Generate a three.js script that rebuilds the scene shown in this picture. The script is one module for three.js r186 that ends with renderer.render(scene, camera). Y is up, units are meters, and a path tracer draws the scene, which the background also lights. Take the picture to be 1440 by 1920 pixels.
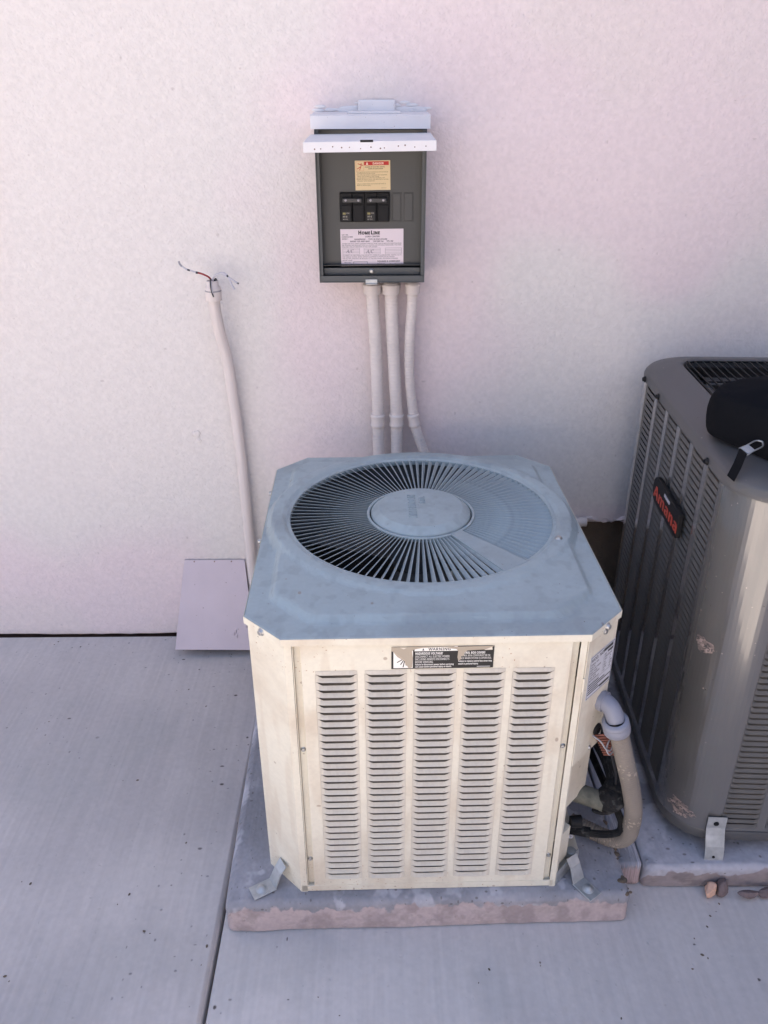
import * as THREE from 'three';
import { RoundedBoxGeometry } from 'three/addons/geometries/RoundedBoxGeometry.js';
import { mergeGeometries, mergeVertices, toCreasedNormals } from 'three/addons/utils/BufferGeometryUtils.js';
import { TextGeometry } from 'three/addons/geometries/TextGeometry.js';
import { FontLoader } from 'three/addons/loaders/FontLoader.js';

// ------------------------------------------------------------------ camera, sky, sun, exposure
const scene = new THREE.Scene();
const camera = new THREE.PerspectiveCamera(64.55, 3 / 4, 0.05, 400);
camera.position.set(0, 1.5, 2.0763);
{ // pitch, yaw and roll as they were read from the photograph
  const p = 0.4784, r = -0.0035, y = -0.006, cp = Math.cos(p), sp = Math.sin(p), cr = Math.cos(r), sr = Math.sin(r), cy = Math.cos(y), sy = Math.sin(y);
  const Ry = new THREE.Matrix3().set(cy, 0, -sy, 0, 1, 0, sy, 0, cy), Rx = new THREE.Matrix3().set(1, 0, 0, 0, cp, -sp, 0, sp, cp), Rz = new THREE.Matrix3().set(cr, sr, 0, -sr, cr, 0, 0, 0, 1);
  const m = Rz.multiply(Rx).multiply(Ry).transpose();
  camera.quaternion.setFromRotationMatrix(new THREE.Matrix4().setFromMatrix3(m));
}
const SUN = new THREE.Vector3(0.45, 0.82, -0.36).normalize();
{ // clear sky: pale towards the horizon, blue overhead
  const W = 128, H = 64, d = new Float32Array(W * H * 4);
  for (let j = 0; j < H; j++) for (let i = 0; i < W; i++) {
    const el = Math.max(0, ((j + 0.5) / H - 0.5) * 2), t = Math.pow(el, 0.55), k = (j * W + i) * 4;
    d[k] = 0.23 + (0.086 - 0.23) * t; d[k + 1] = 0.255 + (0.136 - 0.255) * t; d[k + 2] = 0.315 + (0.262 - 0.315) * t; d[k + 3] = 1;
  }
  const t = new THREE.DataTexture(d, W, H, THREE.RGBAFormat, THREE.FloatType); t.mapping = THREE.EquirectangularReflectionMapping; t.magFilter = THREE.LinearFilter; t.needsUpdate = true;
  scene.background = t; scene.environment = t;
}
const sun = new THREE.DirectionalLight(0xfff5e8, 4.8);
sun.position.copy(SUN).multiplyScalar(20); sun.castShadow = true;
Object.assign(sun.shadow.camera, { left: -10, right: 10, top: 10, bottom: -10, near: 1, far: 60 });
sun.shadow.mapSize.set(2048, 2048);
scene.add(sun, sun.target);
const EXPOSURE = 4.65;

// ------------------------------------------------------------------ helpers
const V = (x, y, z) => new THREE.Vector3(x, y, z);
const lerp = (a, b, t) => a + (b - a) * t, clamp = (x, a = 0, b = 1) => Math.min(b, Math.max(a, x));
const smooth = (a, b, x) => { const t = clamp((x - a) / (b - a)); return t * t * (3 - 2 * t); };
let rs = 12345; const rnd = () => { rs = (rs * 1664525 + 1013904223) >>> 0; return rs / 4294967296; };
const used = {};
const numbered = (n) => { if (!(n in used)) { used[n] = 0; return n; } used[n]++; return n + '_' + String(used[n]).padStart(3, '0'); };
function tag(o, label, category, group) { o.userData.label = label; o.userData.category = category; if (group) o.userData.group = group; return o; }
function thing(name, label, category, pos = [0, 0, 0], turn = 0, group) {
  const o = new THREE.Group(); o.name = numbered(name); o.position.set(...pos); o.rotation.y = turn; scene.add(o);
  return tag(o, label, category, group);
}
function obj(name, geo, mat, parent, pos, rot) {
  if (Array.isArray(geo)) geo = merge(geo);
  const m = new THREE.Mesh(geo, mat); m.name = parent ? name : numbered(name); m.castShadow = m.receiveShadow = true;
  if (pos) m.position.set(...pos); if (rot) m.rotation.set(...rot);
  (parent || scene).add(m); return m;
}
function struct(o) { o.userData.kind = 'structure'; return o; }
function uvBox(g) { // uv in metres, by the way each face points
  g = g.index ? g.toNonIndexed() : g; if (!g.attributes.normal) g.computeVertexNormals();
  const p = g.attributes.position, n = p.count, uv = new Float32Array(n * 2), a = V(), b = V(), c = V();
  for (let i = 0; i < n; i += 3) {
    a.fromBufferAttribute(p, i); b.fromBufferAttribute(p, i + 1); c.fromBufferAttribute(p, i + 2);
    const f = b.clone().sub(a).cross(c.clone().sub(a)), ax = Math.abs(f.x), ay = Math.abs(f.y), az = Math.abs(f.z);
    [a, b, c].forEach((q, k) => { const j = (i + k) * 2;
      if (ay >= ax && ay >= az) { uv[j] = q.x; uv[j + 1] = -q.z; } else if (az >= ax) { uv[j] = q.x; uv[j + 1] = q.y; } else { uv[j] = q.z; uv[j + 1] = q.y; } });
  }
  g.setAttribute('uv', new THREE.BufferAttribute(uv, 2)); return g;
}
function merge(list) { return mergeGeometries(list.map((g) => { g = g.index ? g.toNonIndexed() : g; if (!g.attributes.normal) g.computeVertexNormals(); for (const k of Object.keys(g.attributes)) if (!['position', 'normal', 'uv'].includes(k)) g.deleteAttribute(k); if (!g.attributes.uv) uvBox(g); return g; })); }
function bx(w, h, d, x = 0, y = 0, z = 0, r = 0.002, seg = 2) { // rounded box in metre uv
  r = Math.min(r, w / 2.01, h / 2.01, d / 2.01);
  const g = r > 0 ? new RoundedBoxGeometry(w, h, d, seg, r) : new THREE.BoxGeometry(w, h, d);
  g.translate(x, y, z); return uvBox(g);
}
const span = (x0, x1, y0, y1, z0, z1, r) => bx(x1 - x0, y1 - y0, z1 - z0, (x0 + x1) / 2, (y0 + y1) / 2, (z0 + z1) / 2, r);
function tube(pts, r, seg = 48, rad = 14, closed = false) { return new THREE.TubeGeometry(new THREE.CatmullRomCurve3(pts.map((p) => V(...p)), closed, 'centripetal'), seg, r, rad, closed); }
function ribTube(pts, r, pitch, amp, rad = 24, perRib = 5) { // a corrugated hose along a curve, closed at both ends
  const c = new THREE.CatmullRomCurve3(pts.map((p) => V(...p)), false, 'centripetal'), L = c.getLength(), n = Math.max(24, Math.round(L / pitch * perRib));
  const fr = c.computeFrenetFrames(n, false), pos = [], uv = [], idx = [];
  for (let i = 0; i <= n; i++) {
    const P = c.getPointAt(i / n), s = i / n * L, rr = r + amp * Math.cos(s / pitch * Math.PI * 2);
    for (let j = 0; j <= rad; j++) { const a = j / rad * Math.PI * 2, q = P.clone().addScaledVector(fr.normals[i], Math.cos(a) * rr).addScaledVector(fr.binormals[i], Math.sin(a) * rr); pos.push(q.x, q.y, q.z); uv.push(j / rad * r * 6.28, s); }
  }
  for (let i = 0; i < n; i++) for (let j = 0; j < rad; j++) { const a = i * (rad + 1) + j, b = a + rad + 1; idx.push(a, b, a + 1, b, b + 1, a + 1); }
  const g = new THREE.BufferGeometry(); g.setAttribute('position', new THREE.Float32BufferAttribute(pos, 3)); g.setAttribute('uv', new THREE.Float32BufferAttribute(uv, 2)); g.setIndex(idx); g.computeVertexNormals(); return g;
}
const lathe = (pts, seg = 40) => new THREE.LatheGeometry(pts.map((p) => new THREE.Vector2(...p)), seg);
function sheet(poly, t, y0, y1) { // sheet metal bent along a polyline [x, z], thickness t inwards (to the right of travel)
  const n = poly.length, off = [];
  for (let i = 0; i < n; i++) {
    const d = (a, b) => { const x = b[0] - a[0], z = b[1] - a[1], l = Math.hypot(x, z); return [-z / l, x / l]; };
    const n1 = i ? d(poly[i - 1], poly[i]) : d(poly[i], poly[i + 1]), n2 = i < n - 1 ? d(poly[i], poly[i + 1]) : n1;
    const k = t / (1 + n1[0] * n2[0] + n1[1] * n2[1]); off.push([poly[i][0] + (n1[0] + n2[0]) * k, poly[i][1] + (n1[1] + n2[1]) * k]);
  }
  const s = new THREE.Shape(); [...poly, ...off.reverse()].forEach(([x, z], i) => (i ? s.lineTo(x, -z) : s.moveTo(x, -z)));
  const g = new THREE.ExtrudeGeometry(s, { depth: y1 - y0, bevelEnabled: false }); g.rotateX(-Math.PI / 2); g.translate(0, y0, 0); return uvBox(g);
}
function plate(x0, x1, y0, y1, holes, t, bevel = 0.0006) { // a sheet in the xy plane with holes, its face at z = 0
  const s = new THREE.Shape(); s.moveTo(x0, y0); s.lineTo(x1, y0); s.lineTo(x1, y1); s.lineTo(x0, y1); s.closePath();
  for (const [a, b, c, d] of holes) { const h = new THREE.Path(); h.moveTo(a, c); h.lineTo(a, d); h.lineTo(b, d); h.lineTo(b, c); h.closePath(); s.holes.push(h); }
  const g = new THREE.ExtrudeGeometry(s, { depth: t, bevelEnabled: bevel > 0, bevelThickness: bevel, bevelSize: bevel, bevelOffset: -bevel, bevelSegments: 1 }); g.translate(0, 0, -t - bevel); return uvBox(g);
}
// a pressed louvre: lower edge stands out of the sheet, upper edge dips behind the one above; both ends run flat into the sheet
function louvre(w, p, out, inn, end, gap = 0) {
  const us = end ? [0, end * 0.3, end * 0.6, end, w / 2, w - end, w - end * 0.6, w - end * 0.3, w] : [0, w / 2, w], pos = [], idx = [], rows = 5;
  us.forEach((u) => {
    const e = end ? smooth(0, end, Math.min(u, w - u)) : 1, o = out * e, n = inn * e;
    for (const [y, z] of [[p / 2 - gap * e, -n], [lerp(p / 2 - gap * e, -p / 2, 0.34), lerp(-n, o, 0.36)], [lerp(p / 2 - gap * e, -p / 2, 0.70), lerp(-n, o, 0.76)], [-p / 2, o], [-p / 2 + 0.0004, o - 0.0028 * e]]) pos.push(u - w / 2, y, z);
  });
  for (let i = 0; i < us.length - 1; i++) for (let j = 0; j < rows - 1; j++) { const a = i * rows + j, b = a + rows; idx.push(a, a + 1, b, b, a + 1, b + 1); }
  let g = new THREE.BufferGeometry(); g.setAttribute('position', new THREE.Float32BufferAttribute(pos, 3)); g.setIndex(idx); g = g.toNonIndexed();
  return uvBox(toCreasedNormals(g, 0.6));
}
function screwGeo(r, h = 0.0035) { const g = mergeGeometries([lathe([[0, h], [r * 0.6, h], [r * 0.68, h * 0.85], [r * 0.7, h * 0.3], [r, h * 0.25], [r, 0]], 12).toNonIndexed()]); g.rotateX(Math.PI / 2); return uvBox(g); }

// ------------------------------------------------------------------ procedural textures
const hash = (x, y, s) => { let h = Math.imul(x, 374761393) + Math.imul(y, 668265263) + Math.imul(s, 2147483647); h = Math.imul(h ^ (h >>> 13), 1274126177); return ((h ^ (h >>> 16)) >>> 0) / 4294967296; };
const tables = new Map();
function table(nx, ny, s) { const key = s * 1e8 + nx * 1e4 + ny; let t = tables.get(key); if (!t) { t = new Float32Array((nx + 1) * (ny + 1)); for (let j = 0; j <= ny; j++) for (let i = 0; i <= nx; i++) t[j * (nx + 1) + i] = hash(i % nx, j % ny, s); tables.set(key, t); } return t; }
function noise(u, v, nx, ny, s) { // value noise that repeats over the unit square
  const T = table(nx, ny, s); let x = (u - Math.floor(u)) * nx, y = (v - Math.floor(v)) * ny; const xi = Math.floor(x), yi = Math.floor(y), fx = x - xi, fy = y - yi, sx = fx * fx * (3 - 2 * fx), sy = fy * fy * (3 - 2 * fy), o = yi * (nx + 1) + xi, q = o + nx + 1;
  const a = T[o] + (T[o + 1] - T[o]) * sx, b = T[q] + (T[q + 1] - T[q]) * sx; return a + (b - a) * sy;
}
function fbm(u, v, n, oct, s, ny = n) { let a = 0.5, t = 0, w = 0; for (let i = 0; i < oct; i++) { t += a * noise(u, v, n << i, ny << i, s + i * 17); w += a; a *= 0.5; } return t / w; }
function spots(u, v, n, s, rmin, rmax, keep) { // 1 inside scattered irregular specks, 0 outside
  const x = u * n, y = v * n, xi = Math.floor(x), yi = Math.floor(y); let best = 0;
  for (let j = -1; j <= 1; j++) for (let i = -1; i <= 1; i++) {
    const cx = ((xi + i) % n + n) % n, cy = ((yi + j) % n + n) % n; if (hash(cx, cy, s) > keep) continue;
    const px = xi + i + hash(cx, cy, s + 1), py = yi + j + hash(cx, cy, s + 2), r = lerp(rmin, rmax, hash(cx, cy, s + 3) ** 2), el = 0.6 + hash(cx, cy, s + 4);
    const d = Math.hypot((x - px) * el, (y - py) / el) / r; best = Math.max(best, 1 - smooth(0.6, 1.1, d));
  }
  return best;
}
function tex(size, tile, fn, srgb = true, sizeY = size, tileY = tile) {
  const d = new Uint8Array(size * sizeY * 4);
  for (let j = 0; j < sizeY; j++) for (let i = 0; i < size; i++) {
    const c = fn((i + 0.5) / size, (j + 0.5) / sizeY), k = (j * size + i) * 4;
    if (typeof c === 'number') d[k] = d[k + 1] = d[k + 2] = clamp(c) * 255; else { d[k] = clamp(c[0]) * 255; d[k + 1] = clamp(c[1]) * 255; d[k + 2] = clamp(c[2]) * 255; }
    d[k + 3] = 255;
  }
  const t = new THREE.DataTexture(d, size, sizeY); t.wrapS = t.wrapT = THREE.RepeatWrapping; t.magFilter = THREE.LinearFilter; t.minFilter = THREE.LinearMipmapLinearFilter; t.generateMipmaps = true;
  if (srgb) t.colorSpace = THREE.SRGBColorSpace; t.repeat.set(1 / tile, 1 / tileY); t.needsUpdate = true; return t;
}
const mix3 = (a, b, t) => [lerp(a[0], b[0], t), lerp(a[1], b[1], t), lerp(a[2], b[2], t)];
const mul3 = (a, k) => [a[0] * k, a[1] * k, a[2] * k];
const std = (o) => new THREE.MeshStandardMaterial({ side: THREE.DoubleSide, roughness: 0.7, ...o });
const rgb = (r, g, b) => new THREE.Color().setRGB(r, g, b);

const stuccoMap = tex(1024, 2.2, (u, v) => {
  const m = fbm(u, v, 3, 3, 11), m2 = fbm(u, v, 4, 3, 31), fine = fbm(u, v, 270, 2, 5);
  let c = mix3([0.872, 0.815, 0.812], [0.86, 0.835, 0.815], smooth(0.42, 0.58, m)); c = mix3(c, [0.855, 0.815, 0.795], smooth(0.5, 0.66, m2) * 0.6);
  c = mul3(c, 0.968 + 0.055 * fine); const sp = spots(u, v, 26, 71, 0.02, 0.05, 0.15); return mix3(c, [0.6, 0.55, 0.54], sp * 0.3);
});
const stuccoBump = tex(1024, 0.8, (u, v) => 0.45 + 0.8 * (fbm(u, v, 170, 2, 3) - 0.5) + 0.25 * spots(u, v, 110, 41, 0.25, 0.5, 0.4), false);
const M = {};
M.stucco = std({ map: stuccoMap, bumpMap: stuccoBump, bumpScale: 0.0013, roughness: 0.95 });
M.foundation = std({ map: tex(512, 0.6, (u, v) => { const n = fbm(u, v, 8, 4, 7); return mix3([0.36, 0.31, 0.26], [0.47, 0.41, 0.35], n); }), bumpMap: stuccoBump, bumpScale: 0.003, roughness: 0.95 });
const concreteMap = tex(1024, 1.9, (u, v) => {
  const m = fbm(u, v, 4, 4, 13), b = fbm(u, v, 260, 2, 23, 10), fine = fbm(u, v, 220, 2, 27), st = fbm(u, v, 9, 4, 51);
  let c = mix3([0.72, 0.69, 0.672], [0.775, 0.742, 0.718], smooth(0.35, 0.65, m)); c = mix3(c, [0.70, 0.678, 0.66], smooth(0.55, 0.75, st) * 0.6);
  c = mul3(c, 0.95 + 0.06 * b + 0.05 * fine); const pit = spots(u, v, 70, 61, 0.03, 0.11, 0.22) * smooth(0.42, 0.6, fbm(u, v, 5, 3, 66)), big = spots(u, v, 22, 63, 0.012, 0.06, 0.5) * smooth(0.5, 0.6, fbm(u, v, 7, 2, 65));
  return mix3(mix3(c, [0.42, 0.4, 0.4], pit * 0.65), [0.24, 0.21, 0.2], big * 0.85);
});
const concreteBump = tex(1024, 1.9, (u, v) => 0.6 + 0.25 * (fbm(u, v, 260, 2, 23, 10) - 0.5) + 0.3 * (fbm(u, v, 160, 3, 27) - 0.5) - 0.5 * spots(u, v, 70, 61, 0.03, 0.11, 0.22), false);
M.concrete = std({ map: concreteMap, bumpMap: concreteBump, bumpScale: 0.0016, roughness: 0.88 });
M.soil = std({ map: tex(256, 0.3, (u, v) => mix3([0.30, 0.22, 0.19], [0.42, 0.33, 0.28], fbm(u, v, 12, 4, 3))), roughness: 1 });
M.sand = std({ map: tex(512, 3, (u, v) => mix3([0.66, 0.58, 0.48], [0.76, 0.68, 0.58], fbm(u, v, 40, 4, 3))), roughness: 0.95 });
M.stuccoFar = std({ color: rgb(0.63, 0.575, 0.535), roughness: 0.95 });
const wear = (base, dirt, amt, seed, streak = 5) => (u, v) => {
  let c = mix3(base, dirt, smooth(0.45, 0.8, fbm(u, v, 6, 4, seed)) * amt); c = mix3(c, dirt, smooth(0.55, 0.8, fbm(u, v, 40, 2, seed + 5, streak)) * amt * 0.6);
  c = mul3(c, 0.975 + 0.04 * fbm(u, v, 120, 2, seed + 7));
  c = mix3(c, [0.33, 0.25, 0.2], spots(u, v, 34, seed + 9, 0.02, 0.06, 0.16) * smooth(0.4, 0.6, fbm(u, v, 5, 2, seed + 21)) * 0.8); c = mix3(c, [0.50, 0.42, 0.36], spots(u, v, 11, seed + 13, 0.02, 0.08, 0.25) * 0.45);
  return c;
};
const creamWear = wear([0.865, 0.842, 0.772], [0.75, 0.685, 0.60], 0.4, 101);
M.cream = std({ map: tex(1024, 0.62, (u, v) => { let c = creamWear(u, v); const low = (1 - smooth(0.14, 0.36, v)) * smooth(0.45, 0.6, fbm(u, v, 11, 3, 111)); c = mix3(c, [0.60, 0.43, 0.31], spots(u, v, 90, 113, 0.05, 0.22, 0.35) * low * 0.6); return c; }), roughness: 0.55, bumpMap: tex(512, 0.5, (u, v) => fbm(u, v, 6, 3, 15), false), bumpScale: 0.0012 });
M.creamSlat = std({ map: tex(512, 0.31, wear([0.80, 0.773, 0.715], [0.70, 0.64, 0.575], 0.25, 141)), roughness: 0.6 });
M.lid = std({ map: tex(1024, 0.7, wear([0.64, 0.685, 0.685], [0.53, 0.56, 0.565], 0.5, 171, 34)), roughness: 0.5, bumpMap: tex(512, 0.5, (u, v) => fbm(u, v, 7, 3, 25), false), bumpScale: 0.0014 });
M.fin = std({ color: rgb(0.42, 0.43, 0.42), roughness: 0.5 });
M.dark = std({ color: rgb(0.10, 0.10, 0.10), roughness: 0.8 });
M.black = new THREE.MeshPhysicalMaterial({ side: THREE.DoubleSide, specularIntensity: 0.4, color: rgb(0.012, 0.012, 0.013), roughness: 0.55 });
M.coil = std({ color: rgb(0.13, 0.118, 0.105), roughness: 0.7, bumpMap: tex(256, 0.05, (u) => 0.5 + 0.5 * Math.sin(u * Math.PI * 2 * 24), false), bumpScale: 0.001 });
M.steel = std({ color: rgb(0.45, 0.45, 0.44), metalness: 0.85, roughness: 0.42 });
M.galv = std({ map: tex(256, 0.12, (u, v) => mix3([0.62, 0.63, 0.63], [0.78, 0.79, 0.79], fbm(u, v, 9, 3, 33))), metalness: 0.6, roughness: 0.5 });
M.paintPink = std({ map: tex(512, 0.5, (u, v) => mix3(mul3([0.80, 0.745, 0.76], 0.97 + 0.05 * fbm(u, v, 9, 4, 43)), [0.5, 0.43, 0.42], spots(u, v, 16, 45, 0.02, 0.06, 0.3) * 0.6)), roughness: 0.6 });
M.conduit = std({ map: tex(512, 0.4, (u, v) => mix3([0.80, 0.765, 0.745], [0.86, 0.82, 0.80], fbm(u, v, 8, 4, 53))), roughness: 0.6 });
M.whitePaint = std({ map: tex(512, 0.4, (u, v) => mix3(mul3([0.87, 0.86, 0.86], 0.97 + 0.05 * fbm(u, v, 9, 3, 57)), [0.5, 0.42, 0.4], spots(u, v, 26, 59, 0.02, 0.06, 0.14) * 0.7)), roughness: 0.5 });
M.panelGrey = std({ color: rgb(0.072, 0.078, 0.080), roughness: 0.5 });
M.deadfront = std({ color: rgb(0.055, 0.057, 0.056), roughness: 0.45 });
const taupe = (seed) => tex(1024, 0.9, (u, v) => { let c = mul3([0.36, 0.353, 0.345], 0.97 + 0.06 * fbm(u, v, 7, 4, seed)); c = mix3(c, [0.75, 0.68, 0.62], spots(u, v, 46, seed + 3, 0.02, 0.075, 0.10)); return mix3(c, [0.2, 0.19, 0.18], spots(u, v, 30, seed + 6, 0.02, 0.06, 0.1) * 0.6); });
M.taupe = new THREE.MeshPhysicalMaterial({ side: THREE.DoubleSide, map: taupe(201), roughness: 0.22, ior: 1.9, clearcoat: 1, clearcoatRoughness: 0.06 });
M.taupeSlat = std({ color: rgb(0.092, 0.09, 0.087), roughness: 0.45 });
M.taupeLid = std({ map: taupe(231), color: rgb(0.80, 0.82, 0.86), roughness: 0.45 });
M.bag = new THREE.MeshPhysicalMaterial({ side: THREE.DoubleSide, specularIntensity: 0.12, map: tex(256, 0.05, (u, v) => mul3([0.085, 0.09, 0.105], 0.8 + 0.25 * Math.abs(Math.sin(u * 80)) * Math.abs(Math.sin(v * 80)) + 0.1 * fbm(u, v, 8, 2, 3))), roughness: 0.95 });
M.bagEdge = new THREE.MeshPhysicalMaterial({ side: THREE.DoubleSide, specularIntensity: 0.2, color: rgb(0.006, 0.006, 0.007), roughness: 0.8 });
M.pvc = std({ color: rgb(0.24, 0.248, 0.295), roughness: 0.5 });
M.hose = std({ map: tex(512, 0.3, (u, v) => mix3(mix3([0.46, 0.43, 0.40], [0.54, 0.505, 0.465], fbm(u, v, 6, 4, 63)), [0.80, 0.74, 0.66], 0.45 * smooth(0.60, 0.68, fbm(u, v, 64, 3, 67)) * smooth(0.5, 0.62, fbm(u, v, 5, 2, 68)))), roughness: 0.8 });
M.foam = std({ map: tex(256, 0.08, (u, v) => mix3([0.07, 0.07, 0.075], [0.25, 0.25, 0.24], smooth(0.5, 0.75, fbm(u, v, 7, 4, 73)))), roughness: 0.9, bumpMap: tex(256, 0.05, (u, v) => fbm(u, v, 7, 4, 75), false), bumpScale: 0.003 });
M.brass = std({ map: tex(256, 0.08, (u, v) => mix3([0.30, 0.31, 0.28], [0.48, 0.47, 0.42], fbm(u, v, 7, 4, 83))), metalness: 0.2, roughness: 0.75 });
M.copper = std({ color: rgb(0.28, 0.11, 0.08), metalness: 0.3, roughness: 0.6 });
M.brownDot = std({ color: rgb(0.2, 0.13, 0.11), roughness: 0.7 });
M.red = std({ color: rgb(0.25, 0.02, 0.025), roughness: 0.4 });
M.wireWhite = std({ color: rgb(0.50, 0.48, 0.52), roughness: 0.4 });
M.wireBlack = std({ color: rgb(0.03, 0.03, 0.035), roughness: 0.4 });
M.wireGrey = std({ color: rgb(0.32, 0.31, 0.33), roughness: 0.5 });

function print(w, h, draw, px = 1024, o = {}) { // a flat printed label, drawn in its own centimetre-like units
  const c = document.createElement('canvas'); c.width = px; c.height = Math.round(px * h / w); const g = c.getContext('2d'); draw(g, c.width, c.height);
  const t = new THREE.CanvasTexture(c); t.colorSpace = THREE.SRGBColorSpace; t.anisotropy = 8; return std({ map: t, roughness: 0.55, ...o });
}
function sticker(w, h, t = 0.0006) { const g = new THREE.BoxGeometry(w, h, t); const uv = g.attributes.uv, p = g.attributes.position; for (let i = 0; i < p.count; i++) uv.setXY(i, p.getX(i) / w + 0.5, p.getY(i) / h + 0.5); return g; }

// ------------------------------------------------------------------ ground and wall
struct(obj('ground', uvBox(new THREE.PlaneGeometry(200, 200).rotateX(-Math.PI / 2).translate(0, -0.14, 60)), M.sand));
function slab(x0, x1, z0, z1, top, r) { // concrete slab with tooled rounded edges
  const s = new THREE.Shape(); s.moveTo(x0, -0.12); s.lineTo(x1, -0.12); s.lineTo(x1, top - r);
  for (let i = 1; i <= 5; i++) { const a = i / 5 * Math.PI / 2; s.lineTo(x1 - r + r * Math.cos(a), top - r + r * Math.sin(a)); }
  for (let i = 0; i <= 5; i++) { const a = Math.PI / 2 + i / 5 * Math.PI / 2; s.lineTo(x0 + r + r * Math.cos(a), top - r + r * Math.sin(a)); }
  s.closePath(); const g = new THREE.ExtrudeGeometry(s, { depth: z1 - z0, bevelEnabled: false }); g.translate(0, 0, z0); return uvBox(toCreasedNormals(g, 0.7));
}
struct(obj('soil', span(-7, 6, -0.12, -0.018, -0.3, 0.06, 0), M.soil));
struct(obj('pavement', slab(-7, -0.3315, 0.0145, 7.5, 0, 0.010), M.concrete));
struct(obj('pavement', slab(-0.3235, 2.295, 0.0145, 7.5, -0.003, 0.006), M.concrete));
{
  const w = thing('stucco_wall', 'pale pink stucco house wall rising behind the air conditioners', 'wall');
  const s = new THREE.Shape(), X0 = -2.7, X1 = 2.295, TOP = 2.9;
  s.moveTo(X0, TOP); s.lineTo(X0, 0.0);
  for (let x = X0 + 0.03; x < 0.42; x += 0.03) s.lineTo(x, 0.000 + 0.003 * (rnd() - 0.5) + 0.0015 * Math.sin(x * 9));
  s.lineTo(0.42, 0.38);
  for (let x = 0.44; x < 1.9; x += 0.018) s.lineTo(x, 0.388 + 0.012 * (rnd() - 0.5));
  s.lineTo(1.9, 0.011); s.lineTo(X1, 0.011); s.lineTo(X1, TOP); s.closePath();
  const g = new THREE.ExtrudeGeometry(s, { depth: 0.05, bevelEnabled: true, bevelSize: 0.005, bevelThickness: 0.005, bevelOffset: -0.005, bevelSegments: 2 }); g.translate(0, 0, -0.055);
  obj('stucco', uvBox(g), M.stucco, w);
  obj('foundation', span(X0, X1, -0.13, 0.6, -0.24, -0.032, 0), M.foundation, w);
  obj('wall_core', span(X0 + 0.01, X1 - 0.01, 0.5, TOP - 0.01, -0.3, -0.045, 0), M.stucco, w);
  // broken lip of mortar where the stucco stops above the bare foundation
  const lip = []; for (let x = 0.44; x < 0.9; x += 0.022) { const q = new THREE.IcosahedronGeometry(0.012 + 0.007 * rnd(), 1); const p = q.attributes.position; for (let i = 0; i < p.count; i++) { const k = 0.8 + 0.45 * hash(Math.round(p.getX(i) * 4e3), Math.round(p.getY(i) * 4e3), Math.round(p.getZ(i) * 4e3 + x * 100)); p.setXYZ(i, p.getX(i) * k * 1.5, p.getY(i) * k * 0.8, p.getZ(i) * k); } q.translate(x, 0.394 + 0.008 * (rnd() - 0.5), -0.014); q.computeVertexNormals(); lip.push(uvBox(q)); }
  obj('mortar_lip', lip, M.stucco, w);
  // chipped patch in the finish
  const patch = []; for (let i = 0; i < 4; i++) { const q = new THREE.IcosahedronGeometry(0.005 + 0.004 * rnd(), 1); q.scale(1, 1.1, 0.35); q.translate(-0.5 + 0.012 * (rnd() - 0.5), 0.66 + 0.022 * (rnd() - 0.5), 0); patch.push(uvBox(q)); }
  obj('filler_patch', patch, M.stucco, w);
}
{ // house roof edge above the frame, and two unseen walls added for the light
  const e = thing('roof_eave', 'white boxed roof eave running along the top of the stucco wall', 'eave');
  obj('soffit', span(-2.9, 2.29, 2.905, 2.95, -0.4, 0.32, 0.004), M.whitePaint, e); obj('fascia', span(-2.9, 2.29, 2.88, 3.06, 0.322, 0.345, 0.004), M.whitePaint, e);
  const y = thing('added_bounce_wall', 'added pale wall out of view opposite the house, bouncing sunlight back', 'wall');  // unseen wall, added to bounce warm sunlight onto the house side
  obj('stucco', span(-9, 6, -0.13, 1.9, 7.5, 7.7, 0.01), M.stuccoFar, y); obj('coping', span(-9, 6, 1.9, 1.96, 7.46, 7.74, 0.01), M.stuccoFar, y);
  const n = thing('added_shade_wall', 'added stucco wall out of view on the right, blocking light from that side', 'wall');  // unseen wall, added to keep sun and sky off the right side
  obj('stucco', span(2.3, 2.5, -0.1, 2.95, -0.3, 7.4, 0.01), M.stucco, n);
}

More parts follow.
